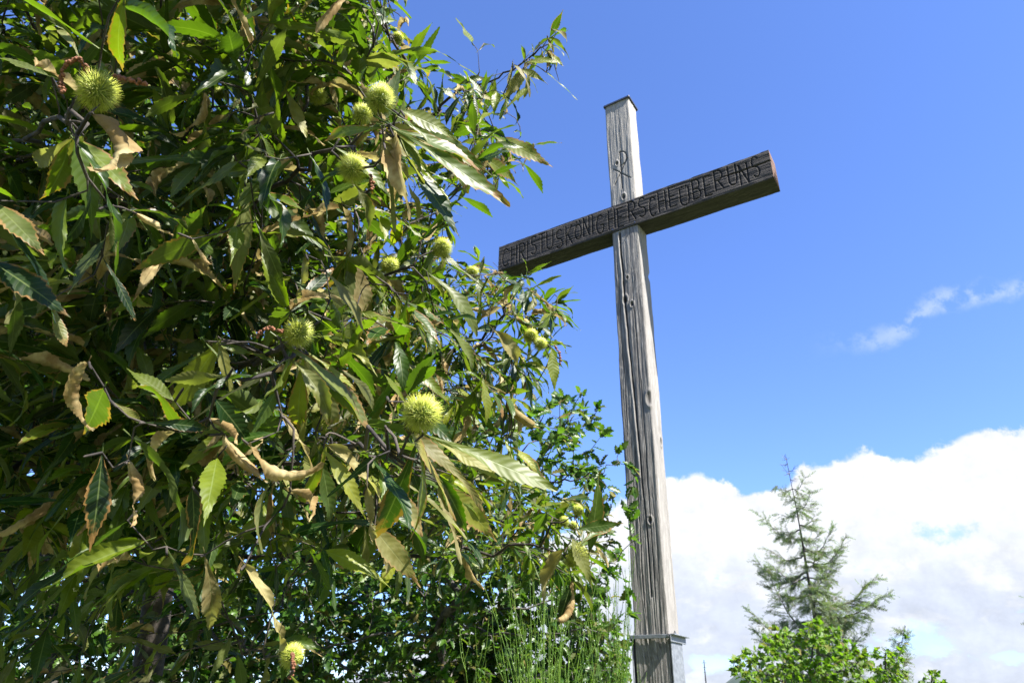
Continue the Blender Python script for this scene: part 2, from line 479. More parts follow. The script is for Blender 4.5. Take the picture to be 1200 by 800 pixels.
# ------------------------------------------------------------------ the cross
TH = math.radians(33.38)
UX = np.array([_c(TH), -_s(TH), 0.0]); NF = np.array([-_s(TH), -_c(TH), 0.0])
PW, PD = 0.2983*S6, 0.2257*S6
Z_TOP = 1.6+6.2796*S6; Z_BT = 1.6+4.8014*S6; Z_BB = 1.6+4.4574*S6; Z_SH = 1.6+0.5234*S6
L1, L2 = 1.5821*S6, 1.5224*S6
root = empty('wooden_cross', (CX, CY, GZ))
tag(root, 'tall weathered grey wooden cross with a dark carved crossbeam against the sky', 'cross')
root.rotation_euler = (0, 0, -TH)          # local +X along beam to the near right, local -Y = carved front
bpy.context.view_layer.update()
RM = root.matrix_world.copy()

def link_local(name, me, mat, parent=root):
    o = bpy.data.objects.new(name, me); COL.objects.link(o); me.materials.append(mat); o.parent = parent
    return o

def timber(length_pts, wx, wy, front_n, side_n, disp, axis='z', rad=0.012, skew=None):
    """rounded-rect tube. returns verts(local: cross-section X,Y ; along s), quads, and per-vertex (s, face, t)."""
    def line(a, b, n): return [(a[0]+(b[0]-a[0])*k/n, a[1]+(b[1]-a[1])*k/n) for k in range(n)]
    hx, hy = wx/2, wy/2; r = rad
    loop = []; face = []
    segs = [((-hx+r, -hy), (hx-r, -hy), front_n, 0), ((hx, -hy+r), (hx, hy-r), side_n, 1),
            ((hx-r, hy), (-hx+r, hy), side_n, 2), ((-hx, hy-r), (-hx, -hy+r), side_n, 3)]
    for k, (a, b, n, fidx) in enumerate(segs):
        pts_ = line(a, b, n)+[b]
        loop += pts_; face += [fidx]*len(pts_)
        cc = [(hx-r, -hy+r), (hx-r, hy-r), (-hx+r, hy-r), (-hx+r, -hy+r)][k]
        a0 = -math.pi/2+k*math.pi/2
        for q in (0.33, 0.66):
            loop.append((cc[0]+r*math.cos(a0+q*math.pi/2), cc[1]+r*math.sin(a0+q*math.pi/2))); face.append(fidx)
    L = np.array(loop); F = np.array(face); N = len(L)
    nl = np.zeros_like(L)
    nl[:, 0] = np.clip((np.abs(L[:, 0])-(hx-r))/r, 0, 1)*np.sign(L[:, 0]); nl[:, 1] = np.clip((np.abs(L[:, 1])-(hy-r))/r, 0, 1)*np.sign(L[:, 1])
    nl /= np.linalg.norm(nl, axis=1, keepdims=True)+1e-9
    S = np.asarray(length_pts); M = len(S)
    xs = np.tile(L[:, 0], (M, 1)); ys = np.tile(L[:, 1], (M, 1)); ss = np.tile(S[:, None], (1, N))
    per = np.concatenate([[0], np.cumsum(np.linalg.norm(np.diff(L, axis=0), axis=1))]); pp = np.tile(per, (M, 1))
    d, colr = disp(xs, ys, ss, pp, np.tile(F, (M, 1)))
    xs = xs+nl[None, :, 0]*d; ys = ys+nl[None, :, 1]*d
    if skew is not None: xs, ys, ss = skew(xs, ys, ss)
    V = np.stack([xs, ys, ss], -1).reshape(-1, 3)
    i = np.arange(M-1)[:, None]*N; j = np.arange(N)[None]; j2 = (j+1) % N
    Q = np.stack([i+j, i+j2, i+N+j2, i+N+j], -1).reshape(-1, 4)
    # end caps (fans)
    c0 = V[:N].mean(0); c1 = V[-N:].mean(0); V = np.vstack([V, c0, c1]); n0 = M*N
    T = np.concatenate([np.stack([np.full(N, n0), (np.arange(N)+1) % N, np.arange(N)], -1),
                        np.stack([np.full(N, n0+1), (M-1)*N+np.arange(N), (M-1)*N+(np.arange(N)+1) % N], -1)])
    C = np.concatenate([colr.reshape(-1, 4), colr[0, :1], colr[-1, :1]])
    return V, Q, T, C

def seg_dist(px, py, segs):
    d = np.full(px.shape, 9.0)
    for (x0, y0, x1, y1) in segs:
        m = (px > min(x0, x1)-0.02) & (px < max(x0, x1)+0.02) & (py > min(y0, y1)-0.02) & (py < max(y0, y1)+0.02)
        if not m.any(): continue
        X_, Y_ = px[m], py[m]
        vx, vy = x1-x0, y1-y0; L_ = vx*vx+vy*vy+1e-12
        t = np.clip(((X_-x0)*vx+(Y_-y0)*vy)/L_, 0, 1)
        d[m] = np.minimum(d[m], np.hypot(X_-x0-t*vx, Y_-y0-t*vy))
    return d

def arc(cx, cy, rx, ry, a0, a1, n=9):
    t = np.radians(np.linspace(a0, a1, n)); return [(cx+rx*math.cos(k), cy+ry*math.sin(k)) for k in t]
GLY = {  # strokes in a unit box (x 0..1, y 0..1)
 'C': [arc(.55, .5, .5, .5, 50, 310, 14)],
 'H': [[(0, 0), (0, 1)], [(1, 0), (1, 1)], [(0, .5), (1, .5)]],
 'R': [[(0, 0), (0, 1)], [(0, 1), (.5, 1)]+arc(.5, .75, .45, .25, 90, -90, 7)+[(0, .5)], [(.35, .5), (1, 0)]],
 'I': [[(.5, 0), (.5, 1)]],
 'S': [arc(.5, .75, .45, .25, 40, 270, 9)+arc(.5, .25, .45, .25, 90, -140, 9)],
 'T': [[(0, 1), (1, 1)], [(.5, 1), (.5, 0)]],
 'U': [[(0, 1), (0, .3)]+arc(.5, .3, .5, .3, 180, 360, 8)+[(1, 1)]],
 'K': [[(0, 0), (0, 1)], [(1, 1), (0, .45)], [(.25, .6), (1, 0)]],
 'O': [arc(.5, .5, .5, .5, 0, 360, 16)],
 'Ö': [arc(.5, .40, .5, .40, 0, 360, 16), [(.25, .95), (.27, 1.0)], [(.73, .95), (.75, 1.0)]],
 'N': [[(0, 0), (0, 1), (1, 0), (1, 1)]],
 'G': [arc(.55, .5, .5, .5, 55, 340, 14)+[(1.0, .45), (.6, .45)]],
 'E': [[(1, 1), (0, 1), (0, 0), (1, 0)], [(0, .52), (.8, .52)]],
 'Ü': [[(0, .88), (0, .3)]+arc(.5, .3, .5, .3, 180, 360, 8)+[(1, .88)], [(.27, 1.0), (.29, .95)], [(.73, 1.0), (.75, .95)]],
 'B': [[(0, 0), (0, 1), (.45, 1)]+arc(.45, .76, .42, .24, 90, -90, 7)+[(0, .52)], [(.45, .52)]+arc(.45, .26, .5, .26, 90, -90, 8)+[(0, 0)]],
}
# letter left/right as photo columns read off the beam, turned into positions along it
def along(px):
    # intersect the view ray column with the beam's front mid line
    lo, hi = -L1-0.3, L2+0.3
    for _ in range(40):
        mid = (lo+hi)/2
        P = np.array([CX, CY, (Z_BT+Z_BB)/2])+UX*mid+NF*PD/2
        if project(P)[0] < px: lo = mid
        else: hi = mid
    return (lo+hi)/2
LET = [('C', 589, 596.5), ('H', 599.5, 605.5), ('R', 609, 615.5), ('I', 617, 620), ('S', 622.5, 629), ('T', 632, 638.5), ('U', 641, 648), ('S', 652, 659.5),
       ('K', 663.5, 670.5), ('Ö', 674, 681.5), ('N', 684, 690.5), ('I', 693, 696), ('G', 699, 707.5),
       ('H', 713.5, 720.5), ('E', 724, 730), ('R', 737, 745), ('S', 748.5, 757), ('C', 761, 768.5), ('H', 772, 780), ('E', 784.5, 792),
       ('Ü', 797, 807), ('B', 812, 821), ('E', 825.5, 833), ('R', 838, 847.5), ('U', 854, 863), ('N', 867, 876), ('S', 881.5, 890)]
BH = Z_BT-Z_BB
LSEG = []
for ch, a, b in LET:
    xa, xb = along(a), along(b)
    tl = (xa+L1)/(L1+L2)
    y0, hh = -BH/2+0.045+0.02*math.sin(a*0.7), 0.205
    for st in GLY[ch]:
        P = [(xa+(xb-xa)*p[0], y0+hh*p[1]) for p in st]
        LSEG += [(P[k][0], P[k][1], P[k+1][0], P[k+1][1]) for k in range(len(P)-1)]

def disp_beam(xs, ys, ss, pp, F):
    # xs: vertical in beam section (+ = up), ys: -front
    front = F == 3
    d = 0.004*fbm(pp*9, ss*1.3, 3)+0.0032*fbm(pp*70+3, ss*2.2, 4)+0.0014*fbm(pp*240, ss*6, 2)
    crack = np.zeros_like(d)
    sd = np.full(d.shape, 9.0)
    m = front
    v_up = ys          # remapped below (see section orientation)
    sd[m] = seg_dist(ss[m], v_up[m], LSEG)
    groove = np.clip(1-sd/0.0072, 0, 1)
    d = d-0.011*groove**0.7
    crack = np.maximum(crack, np.clip(groove*1.5, 0, 1)*0.6)
    # long checking cracks on the front, the deepest at the right end
    for (s0, s1, yc, w, dep) in [(0.80, 1.6, 0.035, 0.0055, 0.02), (-1.5, -0.55, 0.05, 0.003, 0.008), (-0.2, 0.9, -0.03, 0.0028, 0.008), (-1.0, 0.1, -0.07, 0.0025, 0.007), (0.35, 1.05, -0.085, 0.003, 0.008)]:
        line = yc+0.016*fbm(ss*3+yc*50, ss*0+2, 3)
        tap = np.clip((ss-s0)*5, 0, 1)*np.clip((s1-ss)*5, 0, 1)
        k = np.clip(1-np.abs(v_up-line)/(w*(0.4+tap)), 0, 1)*tap*front
        d = d-dep*k; crack = np.maximum(crack, k)
    # nicks along the edges
    edge = np.clip(1-(np.minimum(np.abs(np.abs(xs)-BEAM_D/2), 1)+np.minimum(np.abs(np.abs(ys)-BH/2), 1))/0.02, 0, 1)
    d = d-0.010*edge*np.clip(fbm(ss*7+F*9, pp*0+1, 3)+0.05, 0, 1)
    worn = np.clip(1-np.abs(v_up+BH/2)/0.03, 0, 1)*front*np.clip(0.8+2*fbm(ss*8, pp*20, 3), 0, 1)*0.5
    top = np.clip(0.2+1.5*fbm(ss*5, pp*30, 3), 0, 1)*0.3*(F == 3)
    C = np.stack([crack, np.maximum(worn, top), np.zeros_like(d), np.ones_like(d)], -1)
    return d, C
# section: timber X -> beam depth direction, timber Y -> up. Local cross frame: X along beam, -Y front, Z up
BEAM_D = PD+0.012
sp = np.linspace(-L1, L2, 720)
V, Q, T, C = timber(sp, BEAM_D, BH, 22, 88, lambda xs, ys, ss, pp, F: disp_beam(xs, ys, ss, pp, F), rad=0.006)
# F==3 is the side at x=-hx ; put it to the front (local -Y)
Vb = np.stack([V[:, 2], V[:, 0], V[:, 1]], 1)
# the ends are sawn slightly out of square; the near end bulges
C[-1] = (0, 0, 1, 1); C[-2] = (0, 0, .3, 1)
Vb[-1, 0] += 0.012
Vb[:, 2] += (Z_BT+Z_BB)/2-GZ
Vb[:, 1] -= 0.004
# give the end faces their own ring so the reddish sawn wood stops at the edge
N_ = (len(V)-2)//720
ringR = Vb[(720-1)*N_:720*N_].copy(); ringL = Vb[:N_].copy()
nb0 = len(Vb)
Vb = np.vstack([Vb, ringR+np.array([0.0006, 0, 0]), ringL-np.array([0.0006, 0, 0])])
C = np.vstack([C, np.tile((0, 0, 1, 1), (N_, 1)), np.tile((0.2, 0, .15, 1), (N_, 1))])
T2 = T.copy()
ja = np.arange(N_); jb = (ja+1) % N_
T2 = np.concatenate([np.stack([np.full(N_, nb0-2), nb0+N_+jb, nb0+N_+ja], -1), np.stack([np.full(N_, nb0-1), nb0+ja, nb0+jb], -1)])
Qe = np.concatenate([np.stack([(719)*N_+ja, (719)*N_+jb, nb0+jb, nb0+ja], -1), np.stack([jb, ja, nb0+N_+ja, nb0+N_+jb], -1)])
beam = link_local('crossbeam', np_mesh('crossbeam', Vb, np.vstack([Q, Qe]), T2, col=C), MAT_BEAM)
beam['label'] = 'blackened crossbeam carved with the words Christus König hersche über uns'

# post: two pieces in one mesh column (the beam is halved into it)
CHI = []
cz = 0.0
def disp_post(xs, ys, ss, pp, F):
    front = F == 0; right = F == 1
    z = ss
    d = 0.006*fbm(pp*6+2, z*0.9, 3)+0.0034*fbm(pp*60+3, z*1.8, 4)+0.0016*fbm(pp*200, z*5, 2)
    crack = np.zeros_like(d); tint = np.zeros_like(d)
    zb, zt = Z_SH-GZ, Z_BB-GZ
    def H(py):  # photo row -> height on the post
        lo, hi = 0.0, Z_TOP-GZ
        for _ in range(30):
            m_ = (lo+hi)/2
            P = np.array([CX, CY, GZ+m_])+NF*PD/2
            if project(P)[1] > py: lo = m_
            else: hi = m_
        return lo
    # long wandering split down the front face, from the beam to the shoe
    t = np.clip((H(285)-z)/(H(285)-H(740)), 0, 1)
    line = -0.055+0.085*t+0.016*fbm(z*1.6+4, z*0, 4)
    act = (z < H(270)) & (z > H(700))
    w = 0.0075*(1-0.55*t)+0.002*fbm(z*5, z*0, 2)
    k = np.clip(1.25-np.abs(xs-line)/w, 0, 1)*act*front
    d -= 0.026*k; crack = np.maximum(crack, k)
    lip = np.clip(1-np.abs(xs-line+0.016)/0.013, 0, 1)*act*front*(z > H(560)); d += 0.006*lip; tint = np.maximum(tint, lip*0.55)
    for (za, zb_, x0, w, dep) in [(H(280), H(520), -0.085, .0025, .008), (H(430), H(735), 0.052, .0030, .010), (H(500), H(742), -0.03, .0024, .009),
                                  (H(250), H(120), 0.01, .002, .005), (H(330), H(470), 0.04, .003, .009), (H(560), H(700), 0.085, .002, .007), (H(600), H(700), -0.078, .002, .007)]:
        a_, b_ = min(za, zb_), max(za, zb_)
        ln = x0+0.014*fbm(z*2.4+x0*80, z*0+7, 4)
        tap = np.clip((z-a_)*4, 0, 1)*np.clip((b_-z)*4, 0, 1)
        k = np.clip(1.1-np.abs(xs-ln)/(w*(.3+tap)), 0, 1)*tap*front
        d -= dep*k; crack = np.maximum(crack, k*0.9)
    # right side checks
    for (x0, w) in [(0.02, .0022), (-0.04, .002), (0.055, .002)]:
        ln = x0+0.012*fbm(z*2+x0*90, z*0+3, 4)
        k = np.clip(1-np.abs(ys-ln)/w, 0, 1)*right*np.clip(fbm(z*1.1+x0*40, z*0, 2)*4, 0, 1)
        d -= .006*k; crack = np.maximum(crack, k*.8)
    # knots
    for (x0, z0, r, onf) in [(-0.038, H(350), .020, 0), (0.022, H(357), .013, 0), (-0.005, H(325), .010, 0), (0.118, H(470), .028, 0), (0.01, H(231), .016, 0),
                             (-0.035, H(190), .013, 0), (0.05, H(610), .013, 0), (0.0, H(163), .004, 1), (0.03, H(515), .016, 1)]:
        uu = (xs if onf == 0 else ys)-x0
        fm = front if onf == 0 else right
        q = np.hypot(uu*1.0, (z-z0)*0.55)/r
        k = np.exp(-q**2)*fm; ringp = np.exp(-((q-1.3)/.45)**2)*fm
        d += -0.012*k+0.007*ringp
        crack = np.maximum(crack, np.clip(k*1.2, 0, 1)*0.8); tint = np.maximum(tint, ringp*.35)
    # chi-rho monogram carved above the beam
    z0, z1 = H(212), H(178)
    zc = (z0*0.55+z1*0.45)
    hgt = (z1-z0)
    x_ = -0.002
    segs = [(x_, z0-0.25*hgt, x_, z1), (x_-0.075, zc+0.02, x_+0.09, zc-0.16), (x_-0.07, zc-0.17, x_+0.075, zc+0.09)]
    R_ = arc(x_+0.0, z1-0.085, 0.068, 0.085, 90, -90, 9)
    segs += [(R_[i_][0], R_[i_][1], R_[i_+1][0], R_[i_+1][1]) for i_ in range(len(R_)-1)]
    m = front & (z > z0-.3) & (z < z1+.1)
    sd = np.full(d.shape, 9.); sd[m] = seg_dist(xs[m], z[m], segs)
    gk = np.clip(1-sd/.0075, 0, 1)*m; d -= .009*gk**.7; crack = np.maximum(crack, np.clip(gk*1.5, 0, 1)*.8)
    # a piece broken out of the right arris below the beam
    q = np.clip(1-np.abs(z-H(318))/0.05, 0, 1)*np.clip(1-np.hypot(xs-PW/2, ys-PD/2)/0.05, 0, 1); d -= 0.02*q
    edge = np.clip(1-(np.abs(np.abs(xs)-PW/2)+np.abs(np.abs(ys)-PD/2))/0.03, 0, 1)
    d -= 0.009*edge*np.clip(fbm(z*4+F*9, z*0+1, 3)+0.1, 0, 1)
    tint = np.maximum(tint, np.clip(fbm(pp*14, z*1.2, 3)*1.2, 0, .6)*0.6)
    tint = np.maximum(tint, np.clip((z-H(260))*3, 0, 1)*0.55)  # stump above the beam lightened in colour, standing in for stronger sunlight
    tint = np.maximum(tint, right*0.30)  # sunward face lightened in colour, painted on top of the real sun
    C = np.stack([crack, np.clip(tint, 0, 1), np.zeros_like(d), np.ones_like(d)], -1)
    return d, C
def post_piece(z0, z1, n):
    return timber(np.linspace(z0, z1, n), PW, PD, 62, 30, disp_post, rad=0.012)
Va, Qa, Ta, Ca = post_piece(0.12, Z_BB-GZ+0.004, 900)
Vc, Qc, Tc, Cc = post_piece(Z_BT-GZ-0.004, Z_TOP-GZ, 300)
Vm, Qm, Tm, Cm = timber(np.linspace(Z_BB-GZ-0.02, Z_BT-GZ+0.02, 8), PW-0.03, PD*0.55, 8, 4, lambda xs, ys, ss, pp, F: (xs*0, np.stack([xs*0, xs*0, xs*0, xs*0+1], -1)))
o1, o2 = len(Va), len(Va)+len(Vc)
post = link_local('post', np_mesh('post', np.vstack([Va, Vc, Vm]), np.vstack([Qa, Qc+o1, Qm+o2]), np.vstack([Ta, Tc+o1, Tm+o2]), col=np.vstack([Ca, Cc, Cm])), MAT_POST)

def box_bm(bm, x0, x1, y0, y1, z0, z1, bev=0.0015):
    r = bmesh.ops.create_cube(bm, size=1.0)
    for v in r['verts']:
        v.co = Vector(((x0+x1)/2+v.co.x*(x1-x0), (y0+y1)/2+v.co.y*(y1-y0), (z0+z1)/2+v.co.z*(z1-z0)))
    es = list({e for v in r['verts'] for e in v.link_edges})
    if bev: bmesh.ops.bevel(bm, geom=es, offset=bev, segments=1, affect='EDGES')
def bm_obj(name, bm, mat, parent=root):
    me = bpy.data.meshes.new(name); bm.to_mesh(me); bm.free()
    return link_local(name, me, mat, parent)
# sheet-metal cap: a thin plate with turned-down lips, nailed over the end grain
bm = bmesh.new(); zt = Z_TOP-GZ
box_bm(bm, -PW/2-.010, PW/2+.010, -PD/2-.010, PD/2+.010, zt+.004, zt+.009)
for (x0, x1, y0, y1) in [(-PW/2-.010, PW/2+.010, -PD/2-.0125, -PD/2-.0102), (-PW/2-.010, PW/2+.010, PD/2+.0102, PD/2+.0125),
                         (-PW/2-.0125, -PW/2-.0102, -PD/2-.010, PD/2+.010), (PW/2+.0102, PW/2+.0125, -PD/2-.010, PD/2+.010)]:
    box_bm(bm, x0, x1, y0, y1, zt-.012, zt+.0085, 0.0006)
bm_obj('top_cap', bm, MAT_CAP)
# steel shoe: side plates rising from the footing, angle collar round the post, bolts
zs = Z_SH-GZ
bm = bmesh.new()
for sx in (-1, 1):
    xa = sx*(PW/2+.006); box_bm(bm, min(xa, xa+sx*.008), max(xa, xa+sx*.008), -PD/2-.004, PD/2+.004, 0.05, zs+.002)
sh = bm_obj('shoe_plates', bm, MAT_ZINC)
bm = bmesh.new()
box_bm(bm, -PW/2-.014, PW/2+.012, -PD/2-.020, -PD/2-.006, zs-.012, zs+.012)
box_bm(bm, -PW/2-.014, PW/2+.012, PD/2+.006, PD/2+.020, zs-.012, zs+.012)
box_bm(bm, PW/2+.016, PW/2+.024, -PD/2-.030, PD/2+.050, zs-.034, zs+.014)
box_bm(bm, PW/2+.0245, PW/2+.052, -PD/2-.030, PD/2+.050, zs+.006, zs+.014)
box_bm(bm, -PW/2-.024, -PW/2-.0165, -PD/2-.022, PD/2+.050, zs-.024, zs+.012)
collar = bm_obj('collar', bm, MAT_ZINC)
def bolt(x, y, z, r=.012, axis='z', par=root):
    bm = bmesh.new()
    bmesh.ops.create_cone(bm, cap_ends=True, segments=6, radius1=r, radius2=r*.97, depth=.011)
    q = bmesh.ops.create_cone(bm, cap_ends=True, segments=14, radius1=r*.55, radius2=r*.55, depth=.03)
    bmesh.ops.create_cone(bm, cap_ends=True, segments=20, radius1=r*1.35, radius2=r*1.35, depth=.003, matrix=Matrix.Translation((0, 0, -.007)))
    if axis == 'y': bmesh.ops.rotate(bm, verts=bm.verts, cent=(0, 0, 0), matrix=Matrix.Rotation(math.radians(90), 3, 'X'))
    bmesh.ops.translate(bm, verts=bm.verts, vec=(x, y, z))
    return bm_obj('bolt', bm, MAT_BOLT, par)
bolt(PW/2+.004, -PD/2-.028, zs-.001, .010, 'y', collar)
bolt(PW/2+.034, -PD/2+.02, zs+.020, .008, 'z', collar)
# nails showing at the joint
for (x, z) in [(-PW/2+.018, Z_BT-GZ-.028), (PW/2-.02, Z_BT-GZ-.025), (-PW/2+.02, Z_BB-GZ+.02), (PW/2-.02, Z_BB-GZ+.02)]:
    bolt(x, -PD/2-.010, z, .0065, 'y')
bm = bmesh.new(); box_bm(bm, -.26, .26, -.22, .22, -.15, .11, .012); bm_obj('footing', bm, MAT_CONC)

# ------------------------------------------------------------------ leaf prototypes
def chestnut_proto(kind, rs):
    """returns verts (length along +Y 0..1, width X, normal Z), quads, uv. kind: fresh / wavy / dry"""
    nt = 24 if kind == 'dry' else 13; rows = nt*2+1; cols = 5
    t = np.linspace(0, 1, rows)
    hw = (.26 if kind == 'dry' else rs.uniform(.125, .180))*(np.sin(math.pi*np.clip(t, 0, 1)**0.85)**0.75)*(1-0.25*t)
    hw = np.maximum(hw, 0.003); tooth = np.where(np.arange(rows) % 2 == 1, 1.0, 0.86); tooth[0] = tooth[-1] = 1
    u = np.array([-1, -.5, 0, .5, 1.0])
    X = u[None, :]*hw[:, None]; X[:, 0] *= tooth; X[:, -1] *= tooth
    Y = np.repeat(t[:, None], cols, 1)
    Yo = Y.copy(); Yo[:, 0] += np.where(np.arange(rows) % 2 == 1, .022, 0); Yo[:, -1] += np.where(np.arange(rows) % 2 == 1, .022, 0)
    Y = Yo+0.05*np.abs(u)[None]*hw[:, None]/.15*0
    fold = {'fresh': rs.uniform(.05, .30), 'wavy': rs.uniform(.2, .7), 'dry': rs.uniform(.6, 1.0)}[kind]
    wav = {'fresh': .010, 'wavy': .026, 'dry': .03}[kind]
    ph = rs.uniform(0, 6.28)
    # roll: arc each half upward around midrib
    curl = {'fresh': rs.uniform(.1, .5), 'wavy': rs.uniform(.4, 1.6), 'dry': rs.uniform(2.0, 2.9)}[kind]
    th_ = curl*np.abs(u)[None]*(0.6+0.4*np.sin(t*5+ph))[:, None]
    rad = hw[:, None]/np.maximum(curl, .05)
    Xc = np.sign(u)[None]*rad*np.sin(th_)*1.0; Zc = rad*(1-np.cos(th_))
    sc_ = np.where(np.abs(X) > 1e-9, X/(np.sign(u)[None]*hw[:, None]*np.abs(u)[None]+1e-9), 1)
    Xn = Xc*np.where(np.abs(u)[None] > .9, sc_, 1); Zn = Zc+fold*0.35*np.abs(Xn)
    Zn = Zn+wav*np.sin(t*rs.uniform(9, 17)+ph)[:, None]*u[None]**2*(1 if rs.random() < .5 else 1)+wav*.7*np.sin(t*rs.uniform(14, 24)+ph*2)[:, None]*u[None]
    if kind == 'dry': Zn = Zn+0.007*np.cos(t[:, None]*2*math.pi*9-np.abs(u)[None]*2.2)*np.sin(t*math.pi)[:, None]**.5*(1+rs.uniform(-.2, .3)*np.sin(t*7+ph)[:, None])
    # length bend + twist
    bend = {'fresh': rs.uniform(.1, 1.1), 'wavy': rs.uniform(.3, 1.8), 'dry': rs.uniform(.2, 1.8)}[kind]
    tw = rs.uniform(-.5, .5) if kind == 'fresh' else rs.uniform(-1.5, 1.5)
    a = tw*t[:, None]; Xt = Xn*np.cos(a)-Zn*np.sin(a); Zt = Xn*np.sin(a)+Zn*np.cos(a)
    ang = -bend*t**1.6
    cy = np.concatenate([[0], np.cumsum(np.cos((ang[1:]+ang[:-1])/2))])/(rows-1); cz_ = np.concatenate([[0], np.cumsum(np.sin((ang[1:]+ang[:-1])/2))])/(rows-1)
    dY = Y-t[:, None]
    YY = cy[:, None]+dY*np.cos(ang)[:, None]-Zt*np.sin(ang)[:, None]; ZZ = cz_[:, None]+dY*np.sin(ang)[:, None]+Zt*np.cos(ang)[:, None]
    V = np.stack([Xt, YY, ZZ], -1).reshape(-1, 3)
    # petiole as a thin strip
    i = np.arange(rows-1)[:, None]*cols; j = np.arange(cols-1)[None]
    Q = np.stack([i+j, i+j+1, i+cols+j+1, i+cols+j], -1).reshape(-1, 4)
    uv = np.stack([np.repeat((u[None]+1)/2, rows, 0), np.repeat(t[:, None], cols, 1)], -1).reshape(-1, 2)
    n = len(V); P = np.array([[-.006, -.10, .0], [.006, -.10, .0], [.006, .01, .004], [-.006, .01, .004], [0, -.10, .012], [0, .01, .012]])
    V = np.vstack([V, P]); Q = np.vstack([Q, [[n, n+1, n+2, n+3], [n+1, n+4, n+5, n+2], [n+4, n, n+3, n+5]]])
    uv = np.vstack([uv, np.tile([.5, .02], (6, 1))])
    return V, Q, uv

def oak_proto(rs, lob=4, w=.28):
    rows = lob*2+2; t = np.linspace(0, 1, rows)
    env = w*np.sin(math.pi*(0.12+0.86*t)**1.15)**.7
    mod = np.where(np.arange(rows) % 2 == 0, .55, 1.0); mod[0] = .15; mod[-1] = .35
    hw = env*mod
    u = np.array([-1, 0, 1.0])
    X = u[None]*hw[:, None]; Y = np.repeat(t[:, None], 3, 1); Y[:, 0] += .03; Y[:, 2] += .03
    Z = rs.uniform(.1, .6)*np.abs(X)+rs.uniform(-.05, .05)*np.sin(t*6+rs.uniform(0, 6))[:, None]-rs.uniform(0, .35)*t[:, None]**2
    V = np.stack([X, Y, Z], -1).reshape(-1, 3)
    i = np.arange(rows-1)[:, None]*3; j = np.arange(2)[None]
    Q = np.stack([i+j, i+j+1, i+4+j, i+3+j], -1).reshape(-1, 4)
    uv = np.stack([np.repeat((u[None]+1)/2, rows, 0), Y], -1).reshape(-1, 2)
    return V, Q, uv

def needle_proto(rs):
    # a short spray: twig strip with needle fans either side
    V, Q = [], []
    n = 7
    for k in range(n):
        y = k/n
        for sgn in (-1, 1):
            o = len(V); L_ = .20*(1-.4*y)*rs.uniform(.7, 1.2); z = rs.uniform(-.08, .10)
            V += [[0, y-.02, 0], [0, y+.045, 0], [sgn*L_, y+.16, z], [sgn*L_*.95, y+.11, z]]
            Q.append([o, o+3, o+2, o+1] if sgn > 0 else [o, o+1, o+2, o+3])
    o = len(V); V += [[-.012, -.05, 0], [.012, -.05, 0], [.006, 1.0, 0], [-.006, 1.0, 0]]; Q.append([o, o+1, o+2, o+3])
    V = np.array(V, float); V[:, 2] -= .12*V[:, 1]**2
    return V, np.array(Q), V[:, :2]*.5+.5

def bake(protos, pidx, pos, adir, nrm, scale, lv):
    """place prototypes -> one mesh worth of arrays"""
    VV, QQ, UU, CC = [], [], [], []; off = 0
    a = norm(adir); x = norm(np.cross(a, nrm)); n = np.cross(x, a)
    R = np.stack([x, a, n], 1)        # rows
    for k in range(len(protos)):
        m = np.where(pidx == k)[0]
        if not len(m): continue
        V, Q, uv = protos[k]
        P = np.einsum('vi,lij->lvj', V, R[m])*scale[m, None, None]+pos[m, None]
        VV.append(P.reshape(-1, 3)); nv = len(V)
        QQ.append((Q[None]+(off+np.arange(len(m))*nv)[:, None, None]).reshape(-1, 4)); off += len(m)*nv
        UU.append(np.tile(uv, (len(m), 1))); CC.append(np.repeat(lv[m], nv, 0))
    return np.concatenate(VV), np.concatenate(QQ), np.concatenate(UU), np.concatenate(CC)

